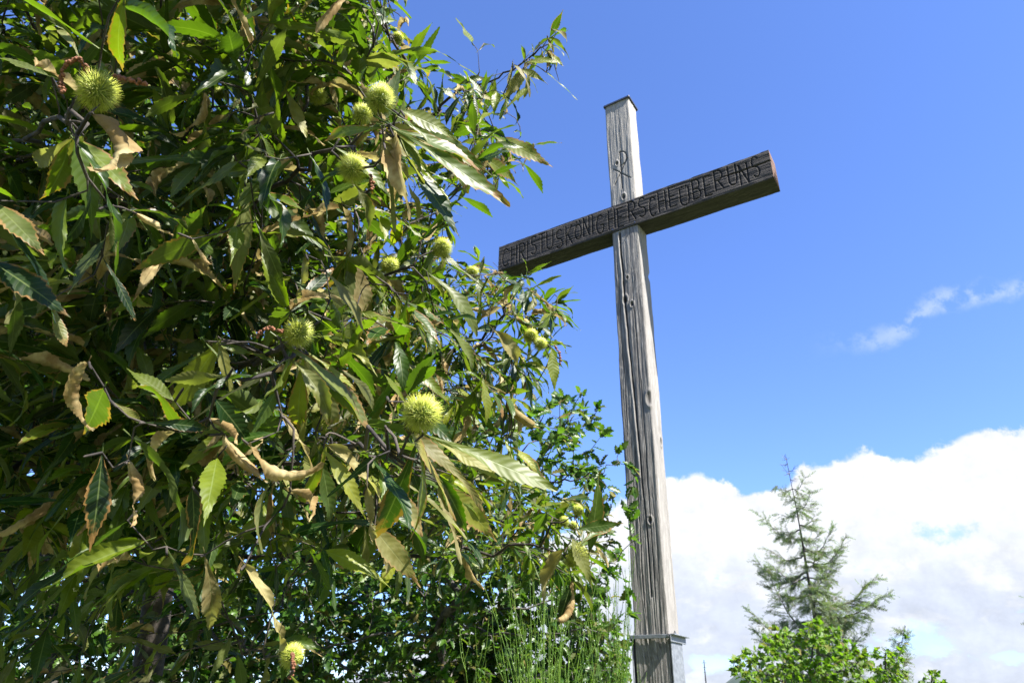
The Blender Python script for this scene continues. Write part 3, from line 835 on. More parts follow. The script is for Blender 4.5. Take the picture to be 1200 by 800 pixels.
# ------------------------------------------------------------------ tree skeletons
class Skel:
    def __init__(self):
        self.P = []; self.par = []; self.chains = []; self.path = []
    def add_path(self, pts_, start=-1):
        ids = [start] if start >= 0 else []
        for p in pts_:
            self.P.append(np.asarray(p, float)); self.par.append(ids[-1] if ids else -1)
            self.path.append((self.path[ids[-1]]+np.linalg.norm(self.P[-1]-self.P[ids[-1]])) if ids else 0.0)
            ids.append(len(self.P)-1)
        self.chains.append(ids)
        return ids
    def grow(self, targets, seg, jit=.25, sag=.0, w=.12, rs=None, ok=None):
        tg = np.asarray(targets, float)
        A = np.array(self.P)
        d0 = np.array([np.min(np.linalg.norm(A-t, axis=1)) for t in tg])
        P = np.zeros((len(A)+len(tg)*40, 3)); P[:len(A)] = A; L = np.zeros(len(P)); L[:len(A)] = self.path; n = len(A)
        for k in np.argsort(d0):
            t = tg[k]
            c = np.linalg.norm(P[:n]-t, axis=1)+w*L[:n]
            s = int(np.argmin(c)); p0 = P[s]
            v = t-p0; D_ = np.linalg.norm(v)
            if D_ < seg*.6: continue
            m = min(38, max(2, int(D_/seg)))
            par = self.par[s]
            tang = norm(p0-P[par]) if par >= 0 else norm(v)
            ctrl = p0+tang*D_*.35+rs.normal(0, jit*D_*.2, 3)+np.array([0, 0, sag*D_])
            q = np.linspace(0, 1, m+1)[1:, None]
            pts_ = (1-q)**2*p0+2*q*(1-q)*ctrl+q*q*t+rs.normal(0, seg*.10, (m, 3))*np.sin(q*math.pi)
            if ok is not None and not ok(pts_): continue
            ids = self.add_path(pts_, s)
            if n+m > len(P): P = np.vstack([P, np.zeros((4000, 3))]); L = np.concatenate([L, np.zeros(4000)])
            P[n:n+m] = pts_; L[n:n+m] = self.path[-m:]; n += m
    def radii(self, rtip, expo=.5, rmax=1.0):
        n = len(self.P); cnt = np.zeros(n); par = np.array(self.par)
        haschild = np.zeros(n, bool); haschild[par[par >= 0]] = True
        cnt[~haschild] = 1
        for i_ in range(n-1, -1, -1):
            if par[i_] >= 0: cnt[par[i_]] += cnt[i_]
        self.R = np.minimum(rtip*cnt**expo, rmax)
    def tubes(self, ids, taper=True):
        P = np.array([self.P[i_] for i_ in ids]); R = self.R[ids].copy()
        if len(R) > 2: R[0] = min(R[0], R[1]*1.25)
        R[-1] *= .6
        return P, R

def in_poly(x, y, poly):
    x = np.asarray(x); y = np.asarray(y); c = np.zeros(x.shape, bool)
    n = len(poly)
    for i_ in range(n):
        x0, y0 = poly[i_]; x1, y1 = poly[(i_+1) % n]
        if y0 == y1: continue
        m = ((y0 > y) != (y1 > y)) & (x < (x1-x0)*(y-y0)/(y1-y0)+x0)
        c ^= m
    return c

def leafing(sk, rs, chain_from, within, step, per_tip, spread=.9, droop=.25, chain_to=None):
    """positions & directions for leaves along the last `within` metres of every chain"""
    pos, dr = [], []
    ga = 2.4
    for ids in sk.chains[chain_from:chain_to]:
        P = np.array([sk.P[i_] for i_ in ids])
        seg = np.linalg.norm(np.diff(P, axis=0), axis=1); L = seg.sum()
        cum = np.concatenate([[0], np.cumsum(seg)])
        s = L; k = 0; ph = rs.uniform(0, 6.28)
        while s > max(0, L-within) and s > 0.01:
            i_ = min(len(seg)-1, np.searchsorted(cum, s)-1); q = (s-cum[i_])/max(seg[i_], 1e-6)
            p = P[i_]*(1-q)+P[i_+1]*q; T = norm(P[i_+1]-P[i_])
            nn = per_tip if k == 0 else 1
            for _ in range(nn):
                ref = norm(np.cross(T, [0, 0, 1])+1e-3*rs.normal(size=3)); b = np.cross(T, ref)
                lat = math.cos(ph)*ref+math.sin(ph)*b*.7
                f_ = spread if k else spread*.6
                pos.append(p); dr.append(T*(1-.35*f_)+lat*f_*1.1+np.array([0, 0, -droop*rs.uniform(.2, 1.8)])); ph += ga+rs.normal(0, .4)
            s -= step*rs.uniform(.6, 1.4); k += 1
    return np.array(pos), norm(np.array(dr))

def leaf_normals(dr, rs, up=.9, sd=.55):
    n = rs.normal(0, sd, dr.shape)+np.array([0, 0, up])
    n = n-(n*dr).sum(1, keepdims=True)*dr
    return norm(n)

# ------------------------------------------------------------------ the sweet chestnut
NSHADE = 120
FANS = [(452, 152, 1.2, 7, 5, 110), (350, 412, 1.2, 6, 20, 130), (490, 512, 1.0, 5, 10, 120), (640, 400, 2.1, 5, 20, 150), (560, 325, 2.4, 5, 0, 160), (420, 370, 1.5, 6, 0, 120), (300, 230, 1.4, 7, -30, 160),
        (520, 560, 1.5, 6, 10, 100), (590, 520, 1.9, 5, 0, 130), (470, 350, 1.6, 6, 20, 110), (560, 180, 2.1, 6, -10, 100), (380, 520, 1.25, 6, 20, 140), (90, 160, 1.1, 5, 30, 160), (250, 400, 1.3, 6, 10, 170),
        (670, 635, 1.95, 7, -60, 120), (540, 110, 2.4, 6, -60, 100), (610, 80, 2.5, 6, -20, 140), (400, 60, 1.8, 6, 0, 150), (330, 90, 1.6, 6, 0, 150), (470, 260, 1.9, 6, 10, 120), (410, 300, 1.6, 6, 10, 140), (340, 330, 1.5, 6, 10, 150), (470, 420, 1.6, 6, 10, 120), (560, 440, 1.9, 6, 10, 120), (430, 610, 1.6, 6, 20, 130)]
def build_chestnut():
    rs = np.random.default_rng(21)
    base = at(178, 800, 3.3); bx, by = base[0], base[1]
    gz = float(ground_z(bx, by))
    t = empty('chestnut_tree', (bx, by, gz))
    tag(t, 'sweet chestnut tree with long toothed leaves and spiky yellow-green burrs', 'tree')
    sk = Skel()
    tr = catmull([(bx+.05, by, gz-.1), (bx+.02, by+.02, gz+.5), (bx, by, 1.3), tuple(at(185, 700, 3.3)), tuple(at(190, 560, 3.25)), tuple(at(170, 400, 3.2)), tuple(at(150, 200, 3.1)), tuple(at(120, -80, 3.0)), tuple(at(60, -420, 2.9))], 6)
    trunk_ids = sk.add_path(tr)
    def nearest(p): return int(np.argmin(np.linalg.norm(np.array([sk.P[i_] for i_ in trunk_ids])-p, axis=1)))
    limbs = [
        [(185, 640, 3.25), (110, 560, 2.7), (60, 545, 2.2), (-60, 560, 1.7), (-220, 600, 1.3)],
        [(175, 480, 3.2), (160, 420, 2.6), (200, 350, 2.1), (250, 290, 1.8), (330, 215, 1.55), (430, 150, 1.35)],
        [(185, 600, 3.25), (250, 470, 2.6), (330, 385, 2.1), (400, 345, 1.9), (485, 310, 1.8)],
        [(160, 330, 3.15), (260, 220, 3.0), (400, 170, 2.9), (500, 140, 2.7), (560, 100, 2.6), (615, 72, 2.55), (652, 40, 2.5)],
        [(190, 620, 3.25), (330, 520, 3.1), (470, 440, 2.8), (560, 395, 2.5), (600, 350, 2.4), (618, 318, 2.35)],
        [(190, 640, 3.25), (330, 650, 2.9), (450, 655, 2.6), (540, 650, 2.3), (610, 640, 2.1), (670, 605, 2.0)],
        [(190, 600, 3.25), (260, 570, 2.2), (350, 540, 1.5), (430, 520, 1.15), (480, 508, .98)],
        [(130, 100, 3.1), (60, 180, 2.2), (30, 175, 1.5), (80, 140, 1.1), (112, 122, .98)],
        [(120, 0, 3.05), (220, -60, 2.5), (330, -60, 2.2), (430, -20, 2.2), (470, 20, 2.3)],
        [(100, -150, 3.0), (0, -300, 2.2), (150, -500, 1.6), (330, -600, 1.4)],
        [(80, -300, 2.95), (-200, -250, 2.2), (-400, 0, 1.6), (-420, 300, 1.4)],
        [(190, 680, 3.25), (250, 745, 2.5), (300, 765, 1.7), (345, 775, 1.3)],
        [(175, 500, 3.2), (250, 440, 2.2), (300, 420, 1.5), (345, 410, 1.2)],
            ]
    limb_ids = []
    for L_ in limbs:
        P = [at(*q) for q in L_]
        if L_[-1][1] == -1500: P[-1] = np.array([-.1, 1.1, 3.2]); P.append(np.array([.35, .3, 3.35])); P.append(np.array([.7, -.3, 3.3]))
        P = catmull(P, 6)
        P[1:-1] += rs.normal(0, .012, (len(P)-2, 3))
        s = trunk_ids[nearest(P[0])]
        limb_ids.append(sk.add_path(P[1:], s))
    nbase = len(sk.chains)
    # targets: the crown's visible region (polygon on the photo plus depth) and the rest of the crown out of frame
    poly = [(-80, -60), (455, -60), (452, 20), (475, 60), (500, 105), (520, 120), (590, 80), (650, 40), (660, 60), (600, 110), (600, 190), (560, 225), (520, 250), (500, 275),
            (560, 300), (610, 315), (650, 350), (655, 400), (630, 430), (600, 450), (605, 490), (570, 540), (690, 590), (700, 640), (665, 690), (600, 660), (540, 670), (470, 640),
            (430, 620), (380, 660), (350, 740), (330, 800), (-80, 860)]
    n = 5000
    px = rs.uniform(-80, 700, n); py = rs.uniform(-60, 860, n)
    m = in_poly(px, py, poly)
    px, py = px[m], py[m]
    # near layer thins out to the right; the right rim hangs further back
    k = len(px)
    dmin = 1.32+np.clip((px-420)/200, 0, 1)*.9+np.clip((py-620)/200, 0, 1)*.3
    dep = dmin+rs.random(k)**.8*(1.9-np.clip((px-450)/250, 0, 1)*1.1)
    keep = rs.random(k) < np.where(px > 500, .55, .54)*(1-.72*np.clip((py-600)/150, 0, 1)*(px < 420))
    px, py, dep = px[keep], py[keep], dep[keep]
    tg = [at(a, b, c) for a, b, c in zip(px, py, dep)]
    # crown beyond the frame: above, left
    q = np.stack([rs.uniform(-3.0, -.35, 1500), rs.uniform(.5, 3.8, 1500), rs.uniform(0.2, 3.4, 1500)], 1)+[0, 0, 1.6]
    X_, Y_, F_ = project(q)
    vis = (X_ > -60) & (X_ < 1260) & (Y_ > -40) & (Y_ < 860)
    far = np.linalg.norm(q-EYE, axis=1) > .8
    ell = ((q[:, 0]+1.5)/1.7)**2+((q[:, 1]-2.2)/1.9)**2+((q[:, 2]-3.2)/1.9)**2 < 1
    tg += list(q[(~vis) & far & ell & ((X_ < 430) | (F_ < .3))][:560])
    # rim sprays placed one by one
    rim = [(655, 40, 2.5), (640, 60, 2.5), (600, 75, 2.55), (655, 95, 2.5), (560, 60, 2.6), (545, 50, 2.7), (590, 110, 2.5), (610, 160, 2.4), (625, 170, 2.4), (590, 190, 2.4), (570, 215, 2.3),
           (455, 35, 2.2), (465, 55, 2.2), (480, 95, 2.4), (500, 85, 2.5), (520, 235, 2.1), (510, 250, 2.0),
           (620, 315, 2.35), (650, 345, 2.4), (645, 370, 2.3), (652, 360, 2.35), (635, 400, 2.1), (640, 430, 2.2), (560, 330, 2.5), (590, 325, 2.4), (610, 335, 2.3), (600, 420, 2.3), (615, 440, 2.3), (600, 465, 2.2),
           (610, 500, 2.2), (585, 520, 2.3), (680, 620, 2.0), (690, 640, 2.0), (660, 650, 2.0), (640, 600, 2.1), (670, 680, 2.0), (620, 650, 2.1), (585, 600, 2.2), (650, 620, 2.05)]
    tg += [at(*r_) for r_ in rim]
    # named foreground leaves: (base px,py) -> (tip px,py), depth, kind, hue, dryness, facing
    H = [((497, 508), (648, 566), .97, 'f', .75, .05, 1), ((152, -25), (121, 84), .95, 'f', .9, .0, 1), ((106, 133), (182, 212), .95, 'd', .5, .85, 1),
         ((463, 134), (572, 203), 1.15, 'f', .75, .0, 1), ((455, 146), (592, 230), 1.15, 'f', .7, .0, 1), ((470, 130), (548, 160), 1.2, 'f', .8, .05, 1), ((392, 172), (466, 222), 1.3, 'f', .75, 0, 1),
         ((452, 150), (372, 152), 1.2, 'f', .8, 0, 1), ((450, 168), (510, 248), 1.15, 'w', .6, .35, 1), ((468, 160), (500, 200), 1.2, 'f', .8, 0, 1), ((480, 190), (540, 270), 1.2, 'f', .35, 0, 1), ((470, 150), (590, 195), 1.25, 'f', .7, 0, 1),
         ((328, 398), (436, 478), 1.15, 'f', .7, .1, 1), ((340, 420), (402, 475), 1.15, 'w', .6, .2, 1), ((268, 440), (205, 445), 1.05, 'u', .6, .25, 1),
         ((104, 424), (70, 492), 1.0, 'd', .5, .9, 1), ((150, 540), (165, 612), 1.0, 'd', .5, .95, 1), ((262, 508), (302, 572), 1.05, 'd', .5, .95, 1), ((290, 520), (352, 592), 1.05, 'd', .5, .9, 1),
         ((330, 485), (378, 552), 1.1, 'w', .7, .7, 1), ((287, 662), (358, 762), 1.0, 'w', .7, .6, 1), ((358, 298), (352, 372), 1.2, 'w', .4, .4, 1), ((382, 318), (440, 388), 1.2, 'f', .55, .3, 1),
         ((168, 495), (248, 497), 1.0, 'f', .25, 0, 1), ((128, 240), (135, 296), 1.1, 'u', .3, .15, 1), ((-10, 235), (50, 290), .95, 'f', .5, .1, 1), ((-20, 300), (78, 362), .95, 'f', .1, 0, 1),
         ((500, 318), (574, 372), 1.9, 'f', .65, .1, 1), ((518, 378), (572, 424), 1.8, 'f', .7, .1, 1), ((578, 386), (624, 430), 2.0, 'w', .7, .5, 1), ((594, 470), (630, 513), 1.9, 'd', .7, .7, 1), ((515, 295), (560, 330), 1.8, 'f', .7, .1, 1),
         ((676, 640), (725, 600), 1.95, 'f', .6, 0, 1), ((676, 620), (728, 612), 1.95, 'f', .5, 0, 1), ((670, 630), (700, 690), 1.95, 'f', .7, .2, 1), ((665, 640), (620, 690), 1.95, 'w', .7, .6, 1), ((680, 650), (700, 705), 1.95, 'f', .7, .2, 1), ((690, 650), (705, 560), 2.0, 'f', .6, 0, 1),
         ((440, 535), (385, 580), 1.05, 'f', .15, 0, 1), ((430, 570), (440, 655), 1.0, 'w', .1, .5, 1), ((445, 550), (500, 625), 1.1, 'f', .6, .3, 1), ((470, 560), (548, 622), 1.1, 'f', .6, .3, 1), ((480, 480), (455, 440), .97, 'f', .8, .05, 1), ((455, 470), (470, 500), .97, 'f', .7, .1, 1),
         ((647, 34), (674, 43), 2.5, 'f', .6, .4, 1), ((642, 46), (656, 76), 2.5, 'w', .6, .5, 1), ((640, 85), (676, 114), 2.5, 'f', .9, 0, 1), ((632, 52), (640, 72), 2.5, 'w', .6, .6, 1), ((575, 158), (645, 190), 2.3, 'f', .8, .1, 1), ((553, 50), (536, 20), 2.6, 'f', .8, 0, 1),
         ((560, 90), (510, 55), 2.6, 'f', .7, .1, 1), ((455, 30), (488, 42), 2.2, 'w', .6, .3, 1), ((590, 130), (620, 100), 2.4, 'f', .9, 0, 1), ((545, 130), (520, 95), 2.5, 'f', .7, .0, 1),
         ((60, 90), (-15, 60), 1.1, 'f', .5, .1, 1), ((95, 70), (62, 10), 1.05, 'f', .6, .2, 1), ((130, 470), (172, 492), 1.0, 'f', .7, .25, 1), ((205, 470), (150, 430), 1.1, 'f', .6, .1, 1),
         ((280, 190), (205, 240), 1.25, 'f', .5, .1, 1), ((300, 150), (330, 190), 1.3, 'f', .7, .0, 1), ((310, 135), (280, 160), 1.3, 'd', .5, .95, 1), ((160, 250), (200, 280), 1.2, 'd', .5, 1.0, 1), ((225, 280), (245, 310), 1.2, 'd', .5, .9, 1),
         ((300, 260), (330, 330), 1.3, 'f', .4, .1, 1), ((410, 210), (450, 260), 1.4, 'w', .5, .2, 1), ((120, 300), (160, 370), 1.15, 'f', .1, 0, 1), ((60, 350), (75, 410), 1.1, 'u', .5, .2, 1), ((395, 430), (455, 470), 1.3, 'f', .5, .2, 1),
         ((245, 490), (290, 520), 1.05, 'd', .5, .9, 1), ((340, 575), (395, 600), 1.1, 'd', .5, .85, 1), ((225, 570), (235, 680), 1.0, 'f', .1, 0, 1), ((150, 610), (105, 640), 1.1, 'f', .1, 0, 1), ((120, 530), (110, 640), 1.0, 'f', .05, 0, 1),
         ((195, 640), (235, 720), 1.1, 'f', .35, .1, 1), ((340, 790), (375, 830), 1.15, 'f', .8, 0, 1), ((240, 650), (260, 745), 1.1, 'w', .2, .4, 1)]
    burrs = [(114, 107, 27, .97), (445, 117, 21, 1.2), (424, 134, 14, 1.4), (413, 198, 20, 1.3), (372, 112, 13, 1.7), (350, 390, 20, 1.15), (494, 485, 27, .96), (518, 291, 14.5, 1.8), (457, 312, 12.5, 1.9), (553, 320, 9.5, 2.4),
             (622, 394, 10.5, 2.1), (633, 403, 9.5, 2.08), (376, 498, 11.5, 1.7), (676, 648, 13.5, 1.95), (670, 657, 10, 2.0), (677, 598, 8, 2.0), (661, 611, 7.5, 2.05), (672, 616, 7, 2.1), (440, 572, 9, 1.6), (342, 768, 16, 1.2), (258, 110, 8, 2.4), (466, 45, 8, 2.4)]
    # unseen bough added above the camera to cast shade on the left third
    m_ = 1500
    sh = np.array([at(a, b, c) for a, b, c in zip(rs.uniform(-60, 330, m_), rs.uniform(-60, 860, m_), rs.uniform(1.2, 2.1, m_))])+SUND*rs.uniform(.9, 2.3, m_)[:, None]
    X_, Y_, F_ = project(sh)
    hid = ~((F_ > -.1) & (X_ > -350) & (X_ < 1500) & (Y_ > -260) & (Y_ < 1100)) & (np.linalg.norm(sh-EYE, axis=1) > .7) & (sh[:, 2] > 2.3)
    def ok(p_):
        x, y, f_ = project(p_); bad = (~in_poly(x, y, poly)) & (x > 440) & (x < 1300) & (f_ > 0) & (y > -60) & (y < 860)
        return bad.sum() < 3
    sk.grow(tg, .045, jit=.5, sag=-.05, w=.22, rs=rs, ok=ok)
    nleafy = len(sk.chains)
    sk2 = Skel()
    sk2.add_path(catmull([tr[-1], [-.9, 2.0, 4.6], [-.4, 1.0, 4.3], [.0, .5, 3.7], [.4, .0, 3.5], [.9, -.4, 3.4]], 8))
    sk2.grow(sh[hid][:NSHADE], .06, jit=.5, w=.15, rs=rs, ok=lambda p_: not (((project(p_)[0] > -300) & (project(p_)[0] < 1400) & (project(p_)[1] > -150) & (project(p_)[1] < 1000) & (project(p_)[2] > 0)).any()))
    sk2.radii(.0016, .5, .05)
    sk.grow([at(h[0][0], h[0][1], h[2]) for h in H]+[at(b_[0], b_[1], b_[3]) for b_ in burrs], .035, jit=.9, sag=.02, w=.02, rs=rs, ok=lambda p_: ((~in_poly(*project(p_)[:2], poly)) & (project(p_)[0] > 440)).sum() < 4)
    sk.radii(.0015, .48, .045)
    for i_ in trunk_ids: pass
    # trunk and limbs as parts
    def part(name, ids, sides):
        P, R = sk.tubes(ids)
        if name == 'trunk': R = np.maximum(R*1.3, np.linspace(.085, .03, len(R)))
        V, Q = tubes([(P, R)], sides)
        link(name, np_mesh(name, V, Q), MAT_BARK, t)
    part('trunk', trunk_ids, 16)
    for ids in limb_ids: part('limb', ids, 9)
    V, Q = tubes([sk.tubes(ids) for ids in sk.chains[nbase:]]+[sk2.tubes(ids) for ids in sk2.chains], 5)
    tw = link('twigs', np_mesh('twigs', V, Q), MAT_BARK, t); tw['kind'] = 'stuff'
    # leaves
    pro = [chestnut_proto('fresh', rs) for _ in range(10)]+[chestnut_proto('wavy', rs) for _ in range(8)]+[chestnut_proto('dry', rs) for _ in range(8)]
    pos, dr = leafing(sk, rs, nbase, .24, .040, 5, 1.0, .26, nleafy)
    p2, d2 = leafing(sk, rs, nleafy, .16, .05, 0, .95, .4)
    p3, d3 = leafing(sk2, rs, 1, .24, .042, 4, 1.0, .4)
    p2 = np.vstack([p2, p3]); d2 = np.vstack([d2, d3]); print('shade leaves', len(p3))
    pos = np.vstack([pos, p2]); dr = np.vstack([dr, d2])
    print('chestnut leaves', len(pos))
    X_, Y_, F_ = project(pos)
    near = (F_ > 0) & (F_ < .85) & (X_ > -200) & (X_ < 1300) & (Y_ > -300) & (Y_ < 1000)
    # keep the open sky right of the crown open
    outside = (X_ > 455) & (~in_poly(X_, Y_, poly)) & (F_ > 0) & (X_ < 1300) & (rs.random(len(X_)) < .75) & (np.arange(len(X_)) >= 0)
    tipx = pos+dr*.13; midx = pos+dr*.065
    cover = np.zeros(len(pos), bool)
    for bx_, by_, br_, bd_ in burrs:
        for Pq in (pos, midx, tipx):
            xa, ya, fa = project(Pq)
            cover |= (np.hypot(xa-bx_, ya-by_) < br_*1.15+9) & (fa < bd_+.05) & (fa > 0)
    for Pq in (midx, tipx, pos):
        xa, ya, fa = project(Pq)
        cover |= (xa > 572) & (xa < 612) & (ya > 262) & (ya < 314)
        cover |= (xa > 480) & (ya < 260) & (ya > 0) & (fa > 0) & (rs.random(len(xa)) < .10)
    xm, ym, fm_ = project(midx)
    cover |= (xm < 430) & (ym > 590) & (fm_ > 0) & (rs.random(len(xm)) < np.where((xm > 220) | (ym > 680), .66, .35))
    near |= cover
    near |= (xm > 470) & (ym < 240) & (fm_ > 0) & (rs.random(len(xm)) < .30)
    keep = ~near & ~outside & ~((F_ > 0) & (X_ > 700) & (X_ < 1300) & (Y_ > -100))
    pos, dr, X_, Y_ = pos[keep], dr[keep], X_[keep], Y_[keep]
    n = len(pos)
    nr = rs.normal(0, .42, dr.shape)+SUND*.75+[0, 0, .25]; nr = norm(nr-(nr*dr).sum(1, keepdims=True)*dr)
    kind = rs.random(n)
    pid = np.where(kind < .64, rs.integers(0, 10, n), np.where(kind < .94, rs.integers(10, 18, n), rs.integers(18, 26, n)))
    dry = np.where(pid >= 18, rs.uniform(.75, 1, n), np.where(pid >= 10, np.where(rs.random(n) < .08, .9, rs.random(n)**4*.25), rs.uniform(0, 1, n)**8*.3))
    sc_ = rs.uniform(.11, .195, n)*np.where(X_ > 480, .74, 1.0)
    lv = np.stack([rs.beta(1.5, 1.7, n), dry, rs.random(n)**4*.4, np.ones(n)], 1)
    hp, hd, hn, hs, hi, hl = [], [], [], [], [], []
    rf = np.random.default_rng(5)
    for fx, fy, fd, fn, a0_, a1_ in FANS:
        for k_ in range(fn):
            an_ = math.radians(a0_+(a1_-a0_)*(k_+rf.uniform(.1, .9))/fn); ln_ = rf.uniform(.10, .185)*FPX/fd*(.8 if fd > 1.8 else 1)
            b_ = (fx+rf.uniform(-10, 10), fy+rf.uniform(-8, 8)); e_ = (b_[0]+ln_*math.cos(an_), b_[1]+ln_*math.sin(an_))
            if any(math.hypot((b_[0]*(1-q)+e_[0]*q)-B_[0], (b_[1]*(1-q)+e_[1]*q)-B_[1]) < B_[2]+8 for B_ in burrs for q in (.3, .6, 1.0)): continue
            if e_[0] > 572 and 255 < e_[1] < 320: continue
            H.append((b_, e_, fd*rf.uniform(.96, 1.05), rf.choice(['f', 'f', 'f', 'w']), rf.uniform(.45, 1.0), rf.uniform(0, 1)**4*.6, 1))
    for (b_, e_, dpt, kd, hue, dryn, fc_) in H:
        p0 = at(b_[0], b_[1], dpt); p1 = at(e_[0], e_[1], dpt*rs.uniform(.96, 1.05))
        v = p1-p0; L_ = np.linalg.norm(v)
        view = norm(EYE-(p0+p1)/2)
        nn = norm(view*rs.uniform(.6, 1.0)+SUND*.7+rs.normal(0, .22, 3))
        if kd == 'u': nn = norm(-view+rs.normal(0, .12, 3))
        if kd == 'd': nn = norm(-view*.8+rs.normal(0, .3, 3))
        hp.append(p0); hd.append(v); hn.append(nn); hs.append(L_*1.06)
        hi.append({'f': rs.integers(0, 10), 'u': rs.integers(0, 10), 'w': 10+rs.integers(0, 8), 'd': 18+rs.integers(0, 8)}[kd])
        hl.append([hue, dryn, rs.random()*.5, 1])
    pos = np.vstack([pos, hp]); dr = np.vstack([dr, norm(np.array(hd))]); nr = np.vstack([nr, hn])
    nr = norm(nr-(nr*dr).sum(1, keepdims=True)*dr)
    sc_ = np.concatenate([sc_, hs]); pid = np.concatenate([pid, hi]); lv = np.vstack([lv, hl])
    V, Q, U, C = bake(pro, pid, pos, dr, nr, sc_, lv)
    link('crown', np_mesh('chestnut_crown', V, Q, uv=U, col=C), MAT_LEAF, t)
    # stalks for the named leaves: a short twig from each leaf base back to the nearest branch
    A = np.array(sk.P); ch = []
    for p in hp:
        q = A[np.argmin(np.linalg.norm(A-p, axis=1))]; m_ = (p+q)/2+rs.normal(0, .01, 3)
        c_ = catmull([q, m_, p], 4); ch.append((c_, np.linspace(.0022, .0014, len(c_))))
    # burrs
    def burr_mesh(seed):
        r_ = np.random.default_rng(seed); N = 1000
        i_ = np.arange(N)+.5; phi = np.arccos(1-2*i_/N); tt = math.pi*(1+5**.5)*i_
        d_ = np.stack([np.cos(tt)*np.sin(phi), np.sin(tt)*np.sin(phi), np.cos(phi)], 1)
        d_ = norm(d_+r_.normal(0, .035, d_.shape))
        tipd = norm(d_+r_.normal(0, .20, d_.shape))
        r0 = .46; L_ = r_.uniform(.38, .58, N)
        a_ = norm(np.cross(d_, r_.normal(size=3))); b_ = np.cross(d_, a_); w_ = .0165
        base_ = d_*r0*.96
        V = np.stack([base_+a_*w_, base_-a_*w_*.5+b_*w_*.87, base_-a_*w_*.5-b_*w_*.87, base_+tipd*L_[:, None]], 1)
        o = np.arange(N)[:, None]*4
        T = np.concatenate([o+[0, 1, 3], o+[1, 2, 3], o+[2, 0, 3]])
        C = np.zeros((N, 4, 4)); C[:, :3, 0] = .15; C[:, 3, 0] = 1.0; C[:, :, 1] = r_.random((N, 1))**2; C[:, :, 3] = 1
        bm = bmesh.new(); bmesh.ops.create_icosphere(bm, subdivisions=3, radius=r0*.97)
        sv = np.array([v.co for v in bm.verts]); st = np.array([[v.index for v in f_.verts] for f_ in bm.faces]); bm.free()
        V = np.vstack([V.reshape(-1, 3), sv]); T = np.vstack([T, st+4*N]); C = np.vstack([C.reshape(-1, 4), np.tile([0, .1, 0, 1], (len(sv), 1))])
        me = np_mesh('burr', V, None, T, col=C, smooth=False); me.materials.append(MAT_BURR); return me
    bms = [burr_mesh(s_) for s_ in (1, 2, 3)]
    for k_, (x, y, r_, dpt) in enumerate(burrs):
        p = at(x, y, dpt); o = bpy.data.objects.new('burr', bms[k_ % 3]); COL.objects.link(o)
        o.parent = t; o.matrix_parent_inverse = Matrix.Translation(-t.location)
        o.location = p; s_ = r_/FPX*dpt/.90
        o.scale = (s_, s_*rs.uniform(.94, 1.04), s_*rs.uniform(.92, 1.02)); o.rotation_euler = tuple(rs.uniform(0, 6.28, 3))
        q = A[np.argmin(np.linalg.norm(A-p, axis=1)+.3*(A[:, 2] > p[2]))]
        c_ = catmull([q, (p+q)/2+[0, 0, -.01], p], 4); ch.append((c_, np.linspace(.0045, .003, len(c_))))
    V, Q = tubes(ch, 6)
    link('stalks', np_mesh('stalks', V, Q), MAT_BARK, t)['kind'] = 'stuff'
    # withered catkins
    bm0 = bmesh.new(); bmesh.ops.create_icosphere(bm0, subdivisions=1, radius=1.0)
    iv = np.array([v.co for v in bm0.verts]); it = np.array([[v.index for v in f_.verts] for f_ in bm0.faces]); bm0.free()
    for pts_ in [[(104, 84, .96), (92, 69, .95), (78, 76, .95), (72, 92, .95), (73, 108, .95)], [(134, 90, .96), (150, 93, .95), (170, 99, .95)], [(330, 388, 1.14), (316, 384, 1.13), (306, 388, 1.13), (303, 394, 1.13)],
                 [(343, 765, 1.17), (344, 778, 1.16), (340, 794, 1.16)], [(136, 175, .98), (145, 190, .98)], [(434, 205, 1.28), (436, 222, 1.28)], [(650, 405, 2.1), (656, 415, 2.1), (656, 428, 2.1)], [(355, 470, 1.5), (352, 480, 1.5)]]:
        c_ = catmull([at(*q) for q in pts_], 10); L_ = np.linalg.norm(np.diff(c_, axis=0), axis=1).sum()
        n_ = max(6, int(L_/.0026)); q = np.linspace(0, len(c_)-1, n_); lo = np.floor(q).astype(int).clip(0, len(c_)-2); c2 = c_[lo]+(c_[lo+1]-c_[lo])*(q-lo)[:, None]
        VV = []; TT = []
        for i_, p in enumerate(c2):
            for _ in range(2):
                TT.append(it+len(VV)*len(iv)); VV.append(iv*rs.uniform(.0018, .0034)+p+rs.normal(0, .0013, 3))
        link('catkin', np_mesh('catkin', np.concatenate(VV), None, np.concatenate(TT)), MAT_CATKIN, t)
build_chestnut()

